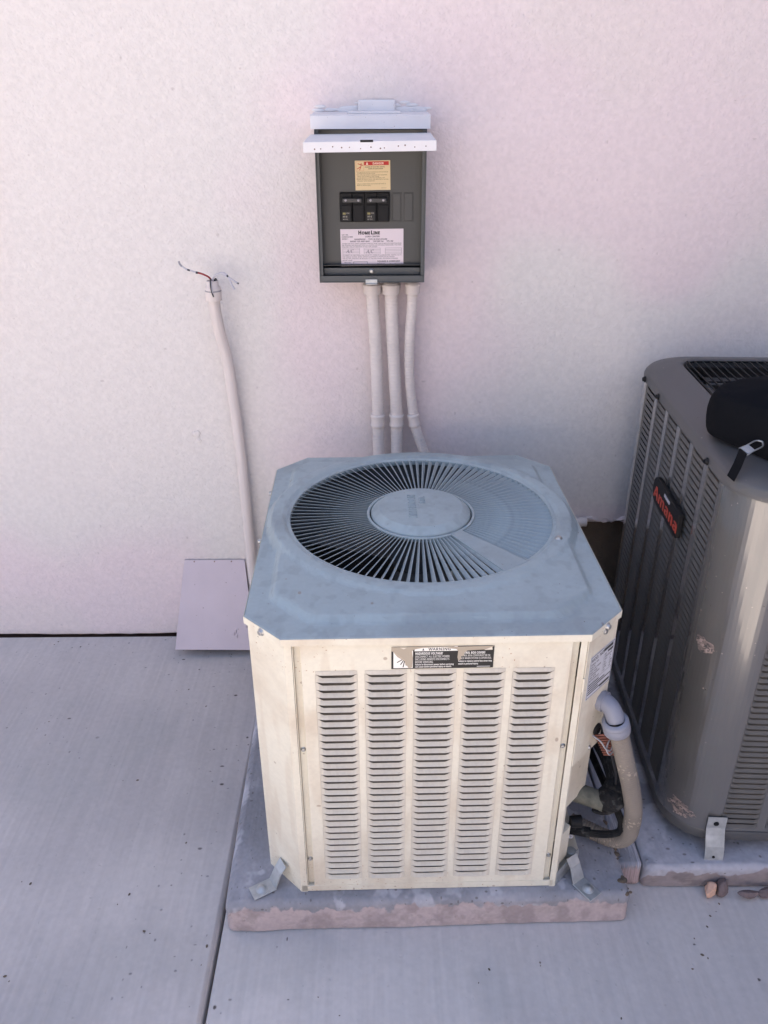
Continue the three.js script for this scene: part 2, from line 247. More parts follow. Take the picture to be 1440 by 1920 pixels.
// ------------------------------------------------------------------ concrete pads
function padGeo(w, h, d, r, seed) { // worn slab swept along x; uv.x along it, uv.y round its section from back to front
  const xs = [], N = 90; for (let i = 0; i <= 6; i++) xs.push(r * (1 - Math.cos(i / 6 * Math.PI / 2))); for (let i = 1; i < N; i++) xs.push(r + (w - 2 * r) * i / N); for (let i = 0; i <= 6; i++) xs.push(w - r + r * Math.sin(i / 6 * Math.PI / 2));
  const prof = (ins) => { const a = []; const hz = d / 2 - ins, top = h - ins, rr = Math.max(r - ins, 0.0005);
    a.push([-hz, 0]); for (let i = 0; i <= 5; i++) { const t = i / 5 * Math.PI / 2; a.push([-hz + rr - rr * Math.cos(t), top - rr + rr * Math.sin(t)]); }
    for (let i = 1; i < 24; i++) a.push([lerp(-hz + rr, hz - rr, i / 24), top]);
    for (let i = 0; i <= 7; i++) { const t = i / 7 * Math.PI / 2; a.push([hz - rr + rr * Math.sin(t), top - rr + rr * Math.cos(t)]); }
    for (let i = 1; i <= 5; i++) a.push([hz, (top - rr) * (1 - i / 5)]); return a; };
  const pos = [], uv = [], idx = []; let K = 0;
  xs.forEach((x, i) => {
    const t = Math.min(x, w - x), ins = t < r ? r - Math.sqrt(Math.max(0, r * r - (r - t) ** 2)) : 0, P = prof(ins); K = P.length; let s = 0;
    P.forEach(([z, y], j) => { if (j) s += Math.hypot(z - P[j - 1][0], y - P[j - 1][1]);
      const f = smooth(d * 0.2, d / 2, z), n = fbm(x / 1.3 + 0.01, y * 2 + z + 5.3, 16, 3, seed) - 0.5, n2 = fbm(x / 1.3, z / 1.3 + 2, 60, 2, seed + 3) - 0.5;
      pos.push(x - w / 2, Math.max(0, y + (y > h * 0.3 ? n2 * 0.0016 - f * Math.max(0, n - 0.08) * 0.01 : 0)), z + f * n * 0.006); uv.push(x, s); });
  });
  for (let i = 0; i < xs.length - 1; i++) for (let j = 0; j < K - 1; j++) { const a = i * K + j, b = a + K; idx.push(a, b, a + 1, b, b + 1, a + 1); }
  for (const i of [0, xs.length - 1]) for (let j = 1; j < K - 1; j++) { const o = i * K; idx.push(o, o + j, o + j + 1); }
  const g = new THREE.BufferGeometry(); g.setAttribute('position', new THREE.Float32BufferAttribute(pos, 3)); g.setAttribute('uv', new THREE.Float32BufferAttribute(uv, 2)); g.setIndex(idx); g.computeVertexNormals(); return g;
}
function padMat(w, h, d, pink, seed, edge, size = 1024) { // grey weathered top, pink wall paint on the front with a ragged brushed edge
  const total = 2 * h + d;
  const map = tex(size, w, (u, v) => {
    const s = v * total, x = u * w, m = fbm(u, v, 6, 4, seed), fine = fbm(u, v, 150, 2, seed + 4);
    let c = mix3([0.545, 0.54, 0.555], [0.68, 0.67, 0.69], smooth(0.35, 0.65, m)); c = mix3(c, [0.78, 0.765, 0.78], smooth(0.56, 0.66, fbm(u, v, 18, 4, seed + 9)) * 0.55);
    c = mix3(c, [0.34, 0.32, 0.31], spots(u, v, 80, seed + 2, 0.08, 0.3, 0.13) * 0.55);
    const front = total - h * edge + 0.03 * (fbm(u, 0.3, 40, 4, seed + 6) - 0.5) + 0.02 * (fbm(u, v, 60, 3, seed + 8) - 0.5), k = smooth(front - 0.003, front + 0.003, s);
    const paint = mix3(mix3(pink, mul3(pink, 0.88), smooth(0.45, 0.7, fbm(u, v, 24, 4, seed + 11))), [0.62, 0.575, 0.555], smooth(0.6, 0.66, fbm(u, v, 46, 3, seed + 12, 90)) * 0.35);
    c = mix3(c, paint, k); c = mix3(c, [0.30, 0.26, 0.24], smooth(total - 0.012, total - 0.004, s + 0.012 * (fbm(u, 0.7, 60, 3, seed) - 0.5)) * 0.7);
    return mul3(c, 0.95 + 0.09 * fine);
  }, true, size, total);
  return std({ map, bumpMap: concreteBump, bumpScale: 0.004, roughness: 0.9 });
}
{
  const p = thing('concrete_pad', 'grey concrete pad with pink painted front edge under the cream air conditioner', 'concrete pad', [0.085, 0, 0.605], 0.022);
  obj('slab', padGeo(0.812, 0.077, 0.80, 0.016, 301), padMat(0.812, 0.077, 0.80, [0.715, 0.65, 0.64], 301, 0.93), p);
  const q = thing('concrete_pad', 'grey brown concrete pad under the dark grey air conditioner', 'concrete pad', [1.12, 0, 0.50], -0.012);
  obj('slab', padGeo(1.13, 0.06, 0.85, 0.012, 341), padMat(1.13, 0.06, 0.85, [0.575, 0.53, 0.525], 341, 0.85, 768), q);
  const e = obj('end_piece', padGeo(0.05, 0.058, 0.85, 0.009, 361), padMat(0.05, 0.058, 0.85, [0.74, 0.64, 0.62], 361, 0.95, 256), q, [-0.592, 0, -0.008]);
  e.userData.label = 'short pink painted end piece beyond the crack';
}

// ------------------------------------------------------------------ cream air conditioner
const font = await new FontLoader().loadAsync('fonts/droid/droid_sans_bold.typeface.json');
const AC = thing('air_conditioner', 'cream outdoor air conditioner with round fan grille on top and louvred front panel', 'air conditioner', [0.0872, 0, 0.6101], 0.0158, null);
{
  const a = 0.3266, b = 0.3727, c = 0.0682, i = 0.004; // half width, half depth, chamfer, inset of the cabinet below its lid
  const A = a - i, B = b - i, Y0 = 0.082, Y1 = 0.688;
  const oct = (A, B, c) => [[-A + c, B], [A - c, B], [A, B - c], [A, -B + c], [A - c, -B], [-A + c, -B], [-A, -B + c], [-A, B - c]];
  const octShape = (A, B, c) => { const s = new THREE.Shape(); oct(A, B, c).forEach(([x, z], k) => (k ? s.lineTo(x, -z) : s.moveTo(x, -z))); s.closePath(); return s; };
  { // base pan, with its upturned edge
    const s = octShape(A - 0.003, B - 0.003, c); const g = new THREE.ExtrudeGeometry(s, { depth: 0.012, bevelEnabled: false }); g.rotateX(-Math.PI / 2); g.translate(0, 0.0785, 0);
    obj('base_pan', [uvBox(g), sheet([[-A + c + 0.002, B - 0.002], [A - c - 0.004, B - 0.002]], 0.002, 0.0788, 0.094)], M.cream, AC);
  }
  // corner posts: a chamfer sheet with its two returns; the front right one is only the thin front return, the chamfer there is the service cover
  obj('corner_post', sheet([[-0.2418, B], [-A + c, B], [-A, B - c], [-A, B - c - 0.02]], 0.0016, 0.074, Y1), M.cream, AC);
  obj('corner_post', sheet([[-A, -B + c + 0.02], [-A, -B + c], [-A + c, -B], [-A + c + 0.02, -B]], 0.0016, 0.08, Y1), M.cream, AC);
  obj('corner_post', sheet([[A - c - 0.02, -B], [A - c, -B], [A, -B + c], [A, -B + c + 0.02]], 0.0016, 0.08, Y1), M.cream, AC);
  obj('corner_post', sheet([[A - c + 0.004, B - 0.004], [A - c, B], [0.2435, B]], 0.0016, 0.058, Y1), M.cream, AC);
  obj('channel', [span(-0.2392, -0.224, 0.09, Y1, B - 0.011, B - 0.0085, 0.0005), span(-0.2412, -0.2396, 0.09, Y1, B - 0.016, B - 0.001, 0.0004)], M.cream, AC);
  obj('channel', [span(0.228, 0.2436, 0.09, Y1, B - 0.011, B - 0.0085, 0.0005)], M.cream, AC);
  // front panel with five columns of louvres
  const cx = [-0.1686, -0.0843, 0, 0.0843, 0.1686], cw = 0.0715, rows = 31, p = 0.01642, yt = 0.6215, yb = yt - rows * p;
  const fp = obj('front_panel', [plate(-0.2278, 0.2305, 0.0845, 0.6868, cx.map((x) => [x - cw / 2, x + cw / 2, yb, yt]), 0.0014),
    span(-0.2278, -0.2262, 0.0845, 0.6868, -0.0095, -0.0012, 0.0005), span(0.2289, 0.2305, 0.0845, 0.6868, -0.0095, -0.0012, 0.0005)], M.cream, AC, [0, 0, B - 0.001]);
  const lg = louvre(cw, p, 0.0020, 0.0037, 0.012, 0.0104), lgs = [0, 1, 2, 3, 4, 5, 6].map((k) => { const g = lg.clone(), q = g.attributes.uv; for (let j = 0; j < q.count; j++) q.setXY(j, q.getX(j) + k * 0.137, q.getY(j) + k * 0.071); return g; }), ridge = louvre(cw, 0.007, 0.003, 0, 0.009);
  for (const x of cx) { for (let r = 0; r < rows; r++) obj('louvre', lgs[Math.floor(rnd() * 7)], M.creamSlat, fp, [x, yt - (r + 0.5) * p, 0]); obj('ridge', ridge, M.creamSlat, fp, [x, yt + 0.0042, 0.0006]); }
  // plain louvred sheets on the other sides (their louvres as one piece each)
  const bank = (w) => { const l = []; const n = Math.floor(w / 0.0843); for (let k = 0; k < n; k++) for (let r = 0; r < rows; r++) { const g = lg.clone(); g.translate((k - (n - 1) / 2) * 0.0843, yt - (r + 0.5) * p, 0); l.push(g); } return [l, Array.from({ length: n }, (_, k) => (k - (n - 1) / 2) * 0.0843)]; };
  const side = (w, x, z, turn) => { const [l, xs] = bank(w - 0.04); const s = obj('side_panel', plate(-w / 2, w / 2, 0.084, Y1, xs.map((q) => [q - cw / 2, q + cw / 2, yb, yt]), 0.0014), M.cream, AC, [x, 0, z], [0, turn, 0]); const bk = obj('louvre', l, M.creamSlat, s); bk.userData.kind = 'stuff'; };
  side(2 * (B - c) - 0.03, -A + 0.002, 0, -Math.PI / 2); side(2 * (A - c) - 0.03, 0, -B + 0.002, Math.PI);
  obj('side_panel', span(A - 0.003, A - 0.0012, 0.40, Y1, -B + c + 0.015, B - c - 0.012, 0.0005), M.cream, AC);
  obj('side_panel', span(A - 0.003, A - 0.0012, 0.084, 0.40, -B + c + 0.015, 0.06, 0.0005), M.cream, AC);
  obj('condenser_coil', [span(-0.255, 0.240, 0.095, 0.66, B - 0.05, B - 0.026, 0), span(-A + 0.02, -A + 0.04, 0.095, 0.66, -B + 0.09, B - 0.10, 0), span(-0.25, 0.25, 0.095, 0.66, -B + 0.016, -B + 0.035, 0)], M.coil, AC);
  // compartment behind the open lower corner
  const n45 = Math.PI / 4, S = (s, d = 0) => [A - c + (s + d) / Math.SQRT2, B - (s - d) / Math.SQRT2];
  { const q = S(0.053, -0.017); obj('inner_panel', [bx(0.104, 0.34, 0.0015, 0, 0.425, 0, 0.0004), bx(0.0015, 0.34, 0.05, 0.052, 0.425, -0.026, 0.0004), (() => { const g = bx(0.104, 0.036, 0.0015, 0, 0, 0, 0.0004); g.rotateX(0.85); g.translate(0, 0.2435, -0.0135); return g; })()], M.cream, AC, [q[0], 0, q[1]], [0, n45, 0]); }
  obj('compressor_wall', [span(0.05, 0.23, 0.09, 0.66, 0.10, 0.102, 0), span(0.05, 0.052, 0.09, 0.66, 0.10, 0.33, 0)], M.cream, AC);
  { const q = S(0.026, -0.010); obj('valve_bracket', [bx(0.052, 0.085, 0.002, 0, 0.155, 0, 0.0004), bx(0.052, 0.002, 0.02, 0, 0.198, -0.011, 0.0004)], M.cream, AC, [q[0], 0, q[1]], [0, n45, 0]); }
  { const q = S(0.052, -0.055); obj('compartment_back', bx(0.09, 0.5, 0.002, 0, 0.345, 0, 0.0004), M.cream, AC, [q[0], 0, q[1]], [0, n45, 0]); }
  { const q = S(0.046, 0.001); obj('pan_edge', [bx(0.082, 0.036, 0.0016, -0.004, 0.098, 0, 0.0004)], M.galv, AC, [q[0], 0, q[1]], [0, n45, 0]); }
  // service cover with its rating plate
  { const q = S(0.049, 0.0015), sc = obj('service_cover', [bx(0.096, 0.286, 0.0018, 0, 0.544, 0, 0.0006), bx(0.0016, 0.286, 0.02, 0.0478, 0.544, -0.0105, 0.0005)], M.cream, AC, [q[0], 0, q[1]], [0, n45, 0]);
    const draw = (g, W, H) => {
      g.fillStyle = '#c9c9cf'; g.fillRect(0, 0, W, H); g.strokeStyle = '#2b2b2e'; g.lineWidth = 10; g.strokeRect(16, 16, W - 32, H - 32); g.fillStyle = '#2b2b2e';
      g.font = 'bold ' + H * 0.11 + 'px sans-serif'; g.fillText('MOD. NO.', W * 0.05, H * 0.14); g.fillRect(W * 0.54, H * 0.05, W * 0.38, H * 0.07); g.fillRect(W * 0.72, H * 0.15, W * 0.22, H * 0.05);
      g.font = 'bold ' + H * 0.06 + 'px sans-serif'; ['SERIAL NO.', 'VOLTS', 'MIN CKT AMPS', 'MAX FUSE', 'COMPRESSOR', 'FAN MTR', 'REFRIGERANT'].forEach((t, k) => { g.fillText(t, W * 0.05, H * (0.225 + k * 0.062)); g.fillText('| ' + ['60', '208/230', '14.0', '25', '60.0', '0.90', '22'][k], W * 0.56, H * (0.225 + k * 0.062)); g.fillText(['HZ', 'PH', 'A', 'A', 'LRA', 'FLA', 'LB'][k], W * 0.84, H * (0.225 + k * 0.062)); });
      for (let k = 0; k < 5; k++) g.fillRect(W * 0.05, H * (0.66 + k * 0.055), W * (0.42 + 0.25 * ((k * 7) % 3)), H * 0.028); g.fillRect(W * 0.55, H * 0.88, W * 0.4, H * 0.06); g.fillRect(W * 0.03, H * 0.63, W * 0.94, 5);
    };
    const l = obj('rating_plate', sticker(0.094, 0.094), print(1, 1, draw, 768, { roughness: 0.4 }), sc, [0.0145 - 0.0005, 0.594, 0.0013]); l.scale.x = 0.88; l.position.x = 0.006;
    obj('screw', screwGeo(0.0065), M.steel, sc, [0.004, 0.677, 0.001]); obj('screw', screwGeo(0.0045), M.steel, sc, [0.008, 0.41, 0.001]);
    const gr = new THREE.TorusGeometry(0.008, 0.0045, 10, 22); obj('grommet', [uvBox(gr.toNonIndexed()), uvBox(new THREE.CylinderGeometry(0.008, 0.008, 0.003, 18).rotateX(Math.PI / 2).toNonIndexed())], M.black, sc, [0.027, 0.4425, 0.002]);
    // prints and seals: the small clip at the cover's front edge
    obj('clip', bx(0.003, 0.03, 0.004, -0.049, 0.59, 0.001, 0.0008), M.cream, sc);
  }
  // torn warning label
  { const w = 0.1725, h = 0.0455, draw = (g, W, H) => {
      g.fillStyle = '#151515'; g.fillRect(0, 0, W, H); g.fillStyle = '#e9e6de'; g.fillRect(W * 0.225, 0, W * 0.42, H * 0.2); g.fillRect(W * 0.02, H * 0.1, W * 0.19, H * 0.86);
      g.fillStyle = '#1a1a1a'; g.font = 'bold ' + H * 0.17 + 'px sans-serif'; g.fillText('WARNING', W * 0.36, H * 0.175); g.beginPath(); g.moveTo(W * 0.3, H * 0.17); g.lineTo(W * 0.32, H * 0.17); g.lineTo(W * 0.31, H * 0.06); g.fill();
      g.lineWidth = H * 0.035; g.strokeStyle = '#1a1a1a'; for (const [x, y] of [[0.055, 0.7], [0.09, 0.8], [0.115, 0.92]]) { g.beginPath(); g.moveTo(W * 0.135, H * 0.5); g.lineTo(W * x, H * y); g.stroke(); }
      g.fillStyle = '#f1efe9'; g.font = 'bold ' + H * 0.15 + 'px sans-serif'; g.fillText('HAZARDOUS VOLTAGE!', W * 0.232, H * 0.36, W * 0.27);
      g.font = H * 0.13 + 'px sans-serif'; ['DISCONNECT ALL ELECTRIC POWER', 'INCLUDING REMOTE DISCONNECTS', 'BEFORE SERVICING.'].forEach((t, k) => g.fillText(t, W * 0.232, H * (0.49 + k * 0.125), W * (k == 2 ? 0.18 : 0.335)));
      g.font = 'bold ' + H * 0.1 + 'px sans-serif'; g.fillText('Failure to disconnect power before servicing', W * 0.232, H * 0.85, W * 0.38); g.fillText('can cause severe personal injury or death.', W * 0.232, H * 0.95, W * 0.36);
      g.font = 'bold ' + H * 0.14 + 'px sans-serif'; g.fillText('CONTROL BOX COVER!', W * 0.655, H * 0.35, W * 0.26); g.font = H * 0.12 + 'px sans-serif'; g.fillText('CONTROL BOX COVER MUST BE IN', W * 0.655, H * 0.47, W * 0.31); g.fillText('PLACE WHEN SYSTEM IS OPERATED.', W * 0.655, H * 0.59, W * 0.325);
      g.font = 'bold ' + H * 0.1 + 'px sans-serif'; g.fillText('Failure to replace control box cover may', W * 0.655, H * 0.72, W * 0.33); g.fillText('result in personal injury.', W * 0.655, H * 0.84, W * 0.2); g.fillRect(W * 0.84, H * 0.925, W * 0.13, H * 0.02);
      // where the print has peeled off and the adhesive film shows
      g.fillStyle = '#a89c8a'; const tear = (l) => { g.beginPath(); l.forEach(([x, y], k) => (k ? g.lineTo(W * x, H * y) : g.moveTo(W * x, H * y))); g.fill(); };
      tear([[0, 0], [0.62, 0], [0.6, 0.02], [0.3, 0.05], [0.22, 0.12], [0.2, 0.2], [0.21, 0.5], [0.205, 0.93], [0.17, 0.98], [0.155, 0.86], [0.14, 0.84], [0.13, 0.64], [0.06, 0.45], [0.03, 0.28], [0.02, 0.2], [0, 0.19]]);
      tear([[0.6, 0.02], [1, 0], [0.985, 0.05], [0.93, 0.16], [0.74, 0.2], [0.71, 0.3], [0.71, 0.42], [0.68, 0.46], [0.685, 0.58], [0.655, 0.66], [0.645, 0.5], [0.65, 0.2], [0.63, 0.12], [0.5, 0.06]]);
      g.fillStyle = '#d8cfbf'; tear([[0.08, 0.02], [0.15, 0.03], [0.12, 0.1]]); tear([[0.97, 0.06], [0.98, 0.06], [0.985, 0.18], [0.9, 0.19]]);
      g.strokeStyle = '#c9bda9'; g.lineWidth = 4; g.beginPath(); g.moveTo(W * 0.03, H * 0.25); g.lineTo(W * 0.1, H * 0.5); g.lineTo(W * 0.13, H * 0.64); g.stroke();
    };
    obj('warning_label', sticker(w, h), print(w, h, draw, 1400), fp, [0.0113, 0.6545, 0.001]);
  }
  for (const [x, y] of [[-0.2332, 0.4475], [-0.2336, 0.163]]) obj('screw', screwGeo(0.0052), M.steel, AC, [x, y, B - 0.0085]);
  for (const [x, y] of [[0.2365, 0.4443], [0.2365, 0.1583]]) obj('screw', screwGeo(0.0052), M.steel, AC, [x, y, B - 0.0085]);
  // pressed steel lid
  const R0 = 0.279, ZC = -0.05, YE = 0.7008;
  const segD = (x, z, P) => { let m = 1e9, inside = true; P.forEach((q, k) => { const r = P[(k + 1) % P.length], ex = r[0] - q[0], ez = r[1] - q[1], L = Math.hypot(ex, ez), dd = ((x - q[0]) * ez - (z - q[1]) * ex) / L; const t = clamp(((x - q[0]) * ex + (z - q[1]) * ez) / L / L); m = Math.min(m, Math.hypot(x - q[0] - ex * t, z - q[1] - ez * t)); if (dd > 0) inside = false; }); return inside ? -m : m; };
  const emb = [[-0.213, 0.335], [-0.292, 0.258], [-0.298, -0.05], [-0.292, -0.30], [-0.255, -0.335], [0.255, -0.335], [0.292, -0.30], [0.298, -0.05], [0.292, 0.258], [0.213, 0.335]];
  { // make the winding agree with segD (inside negative)
    if (segD(0, 0, emb) > 0) emb.reverse(); }
  const lidH = (x, z) => { const d = Math.hypot(x, z - ZC), s1 = 1 - smooth(-0.016, 0.001, segD(x, z, emb)), s2 = 1 - smooth(0.312, 0.327, d), s3 = 1 - smooth(0.308, 0.319, d);
    return YE + 0.0115 * Math.max(s1, s2) + 0.0050 * s3 - 0.005 * (1 - smooth(R0, R0 + 0.010, d)); };
  {
    const O = oct(a, b, c), ang = []; for (let k = 0; k < 240; k++) ang.push(k / 240 * Math.PI * 2); O.forEach(([x, z]) => { let t = Math.atan2(z - ZC, x); if (t < 0) t += Math.PI * 2; ang.push(t); }); ang.sort((p, q) => p - q);
    const NR = 46, pos = [], idx = [];
    const edge = (t) => { let m = 1e9; const dx = Math.cos(t), dz = Math.sin(t); O.forEach((q, k) => { const r = O[(k + 1) % 8], ex = r[0] - q[0], ez = r[1] - q[1], den = dx * ez - dz * ex; if (Math.abs(den) < 1e-9) return; const s = (q[0] * ez - (q[1] - ZC) * ex) / den, w = (q[0] * dz - (q[1] - ZC) * dx) / den; if (s > 0 && w >= -1e-6 && w <= 1 + 1e-6) m = Math.min(m, s); }); return m; };
    ang.forEach((t) => { const e = edge(t); for (let k = 0; k <= NR; k++) { const r = lerp(R0, e - 0.002, k / NR), x = Math.cos(t) * r, z = Math.sin(t) * r + ZC; pos.push(x, lidH(x, z), z); }
      for (const [o, y] of [[0, -0.0016], [0, -0.0145], [-0.002, -0.0145]]) { const r = e + o; pos.push(Math.cos(t) * r, YE + y, Math.sin(t) * r + ZC); } });
    const K = NR + 4, N = ang.length; for (let q = 0; q < N; q++) for (let k = 0; k < K - 1; k++) { const A0 = q * K + k, B0 = ((q + 1) % N) * K + k; idx.push(A0, B0, A0 + 1, B0, B0 + 1, A0 + 1); }
    let g = new THREE.BufferGeometry(); g.setAttribute('position', new THREE.Float32BufferAttribute(pos, 3)); g.setIndex(idx);
    const top = toCreasedNormals(g.toNonIndexed(), 0.55), lid = obj('lid', uvBox(top), M.lid, AC);
    obj('lid_skirt', [sheet([[a + 0.0006, -b + c], [a + 0.0006, b - c], [a - c, b + 0.0006], [-a + c, b + 0.0006], [-a - 0.0006, b - c], [-a - 0.0006, -b + c], [-a + c, -b - 0.0006], [a - c, -b - 0.0006], [a + 0.0006, -b + c]], -0.0008, YE - 0.0148, YE - 0.0012)], M.cream, lid);
    for (const [x, z, y] of [[0.264, 0.079, 0]]) obj('screw', screwGeo(0.0075, 0.005).rotateX(-Math.PI / 2), M.steel, lid, [x, lidH(x, z), z]);
    for (const s of [-1, 1]) obj('screw', screwGeo(0.007, 0.006), M.steel, lid, [s * (a - c / 2 + 0.0006 ), YE - 0.009, b - c / 2 + 0.0006], [0, s * n45, 0]);
    for (const z of [-0.19, 0.03]) obj('screw', screwGeo(0.007, 0.007), M.steel, lid, [-a - 0.0008, YE - 0.008, z], [0, -Math.PI / 2, 0]);
  }
  // fan grille: sloping radial vanes round a hub, one broad spoke for the motor lead
  const FG = obj('fan_grille', [lathe([[0.1075, 0.7045], [0.1075, 0.7075], [0.1085, 0.7090], [0.1125, 0.7090], [0.1135, 0.7075], [0.1135, 0.7000], [0.1075, 0.7000]], 72), lathe([[0.2735, 0.696], [0.2735, 0.7065], [0.2745, 0.708], [0.2800, 0.7095], [0.2820, 0.708], [0.2820, 0.696]], 120)].map((g) => uvBox(g.toNonIndexed())), M.lid, AC, [0, 0.004, ZC]);
  { const vane = (() => { // radial blade: thin sloping plate, its upper edge trailing
      const P = []; const st = [[0.112, 0.0010, 0.0036], [0.19, 0.0019, 0.0041], [0.2745, 0.0029, 0.0046]];
      const sec = ([r, t, h]) => { const th = 0.0009, y = 0.7068; return [[r, y, -t - th], [r, y, -t + th], [r, y - 2 * h * 0.62, t + th], [r, y - 2 * h * 0.62, t - th]]; };
      for (let k = 0; k < 2; k++) { const p0 = sec(st[k]), p1 = sec(st[k + 1]); for (let j = 0; j < 4; j++) { const n = (j + 1) % 4; P.push(...p0[j], ...p1[j], ...p0[n], ...p1[j], ...p1[n], ...p0[n]); } }
      const g = new THREE.BufferGeometry(); g.setAttribute('position', new THREE.Float32BufferAttribute(P, 3)); g.computeVertexNormals(); return uvBox(g); })();
    const N = 104; for (let k = 0; k < N; k++) { const t = (k + 0.5) / N * 360; if (t > 47 && t < 60.5) continue; obj('vane', vane, M.lid, FG, [0, 0, 0], [0, -t * Math.PI / 180, 0]); }
    const s = new THREE.Shape(); s.moveTo(0.111, -0.013); s.lineTo(0.277, -0.0285); s.lineTo(0.277, 0.0285); s.lineTo(0.111, 0.013); s.closePath(); const g = new THREE.ExtrudeGeometry(s, { depth: 0.006, bevelEnabled: true, bevelSize: 0.0015, bevelThickness: 0.001, bevelSegments: 2 }); g.rotateX(-Math.PI / 2); g.translate(0, 0.7025, 0);
    obj('spoke', uvBox(g), M.lid, FG, [0, 0, 0], [0, -53.7 * Math.PI / 180, 0]);
    const cap = obj('hub_cap', uvBox(lathe([[0, 0.7235], [0.086, 0.7228], [0.0895, 0.7215], [0.1015, 0.7120], [0.1045, 0.7095], [0.1048, 0.7045]], 96).toNonIndexed()), M.lid, FG);
    const txt = (t, size, x, z, sx = 1) => { const q = new TextGeometry(t, { font, size, depth: 0.0018, bevelEnabled: true, bevelThickness: 0.0006, bevelSize: 0.0004, bevelSegments: 1, curveSegments: 3 }); q.rotateX(-Math.PI / 2); q.scale(sx, 1, 1); q.rotateY(Math.PI / 2); q.translate(x, 0.7226, z); return q; };
    obj('raised_lettering', [txt('AMERICAN', 0.0165, -0.010, 0.052, 0.88), txt('STD.', 0.0135, 0.010, -0.012, 0.85)], M.lid, cap);
  }
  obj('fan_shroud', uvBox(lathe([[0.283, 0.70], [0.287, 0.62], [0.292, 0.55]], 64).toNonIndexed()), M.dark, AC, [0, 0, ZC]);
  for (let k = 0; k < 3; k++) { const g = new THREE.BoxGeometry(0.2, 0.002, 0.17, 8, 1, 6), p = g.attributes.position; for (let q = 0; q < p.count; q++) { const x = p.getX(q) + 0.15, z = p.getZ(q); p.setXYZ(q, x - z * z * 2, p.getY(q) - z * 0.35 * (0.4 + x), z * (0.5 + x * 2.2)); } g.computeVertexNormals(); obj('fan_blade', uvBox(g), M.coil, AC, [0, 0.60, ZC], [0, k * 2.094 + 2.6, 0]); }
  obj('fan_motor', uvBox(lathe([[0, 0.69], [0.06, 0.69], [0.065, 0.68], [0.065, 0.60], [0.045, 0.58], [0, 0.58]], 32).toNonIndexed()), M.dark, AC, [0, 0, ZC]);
  // bent steel feet
  const foot = (pos, turn, h) => { const s = [[0, h, 0], [0, 0.035, 0.012], [0, 0.0035, 0.026]]; const g = []; 
    const strip = (p, q, w0, w1) => { const P = [], d = 0.0012; const n = V(0, q[1] - p[1], q[2] - p[2]).normalize(), m = V(0, -n.z, n.y).multiplyScalar(d);
      const c = [[-w0, p, 1], [w0, p, 1], [w1, q, 1], [-w1, q, 1]].map(([x, r]) => [V(x, r[1], r[2]).add(m), V(x, r[1], r[2]).sub(m)]);
      const quad = (a, b2, c2, d2) => P.push(...[a, b2, c2, a, c2, d2].flatMap((v) => [v.x, v.y, v.z]));
      quad(c[0][0], c[1][0], c[2][0], c[3][0]); quad(c[0][1], c[1][1], c[2][1], c[3][1]); for (let k = 0; k < 4; k++) { const l = (k + 1) % 4; quad(c[k][0], c[l][0], c[l][1], c[k][1]); }
      const bg = new THREE.BufferGeometry(); bg.setAttribute('position', new THREE.Float32BufferAttribute(P, 3)); bg.computeVertexNormals(); return uvBox(bg); };
    g.push(strip(s[0], s[1], 0.014, 0.013), strip(s[1], s[2], 0.013, 0.015), bx(0.032, 0.0026, 0.048, 0, 0.0030, 0.048, 0.001));
    const f = obj('foot', g, M.galv, AC, pos, [0, turn, 0]); obj('bolt', [uvBox(lathe([[0, 0.009], [0.006, 0.009], [0.0062, 0.0045], [0.012, 0.004], [0.012, 0.003]], 12).toNonIndexed())], M.galv, f, [0.001, 0.0015, 0.05]); obj('bolt', screwGeo(0.005, 0.004), M.steel, f, [0, h - 0.008, 0.001]); };
  { const q = S(0.046, 0.005); foot([q[0], 0.0775, q[1]], n45 * 0.75, 0.05); foot([-q[0], 0.0775, q[1]], -n45 * 1.35, 0.05); }
}

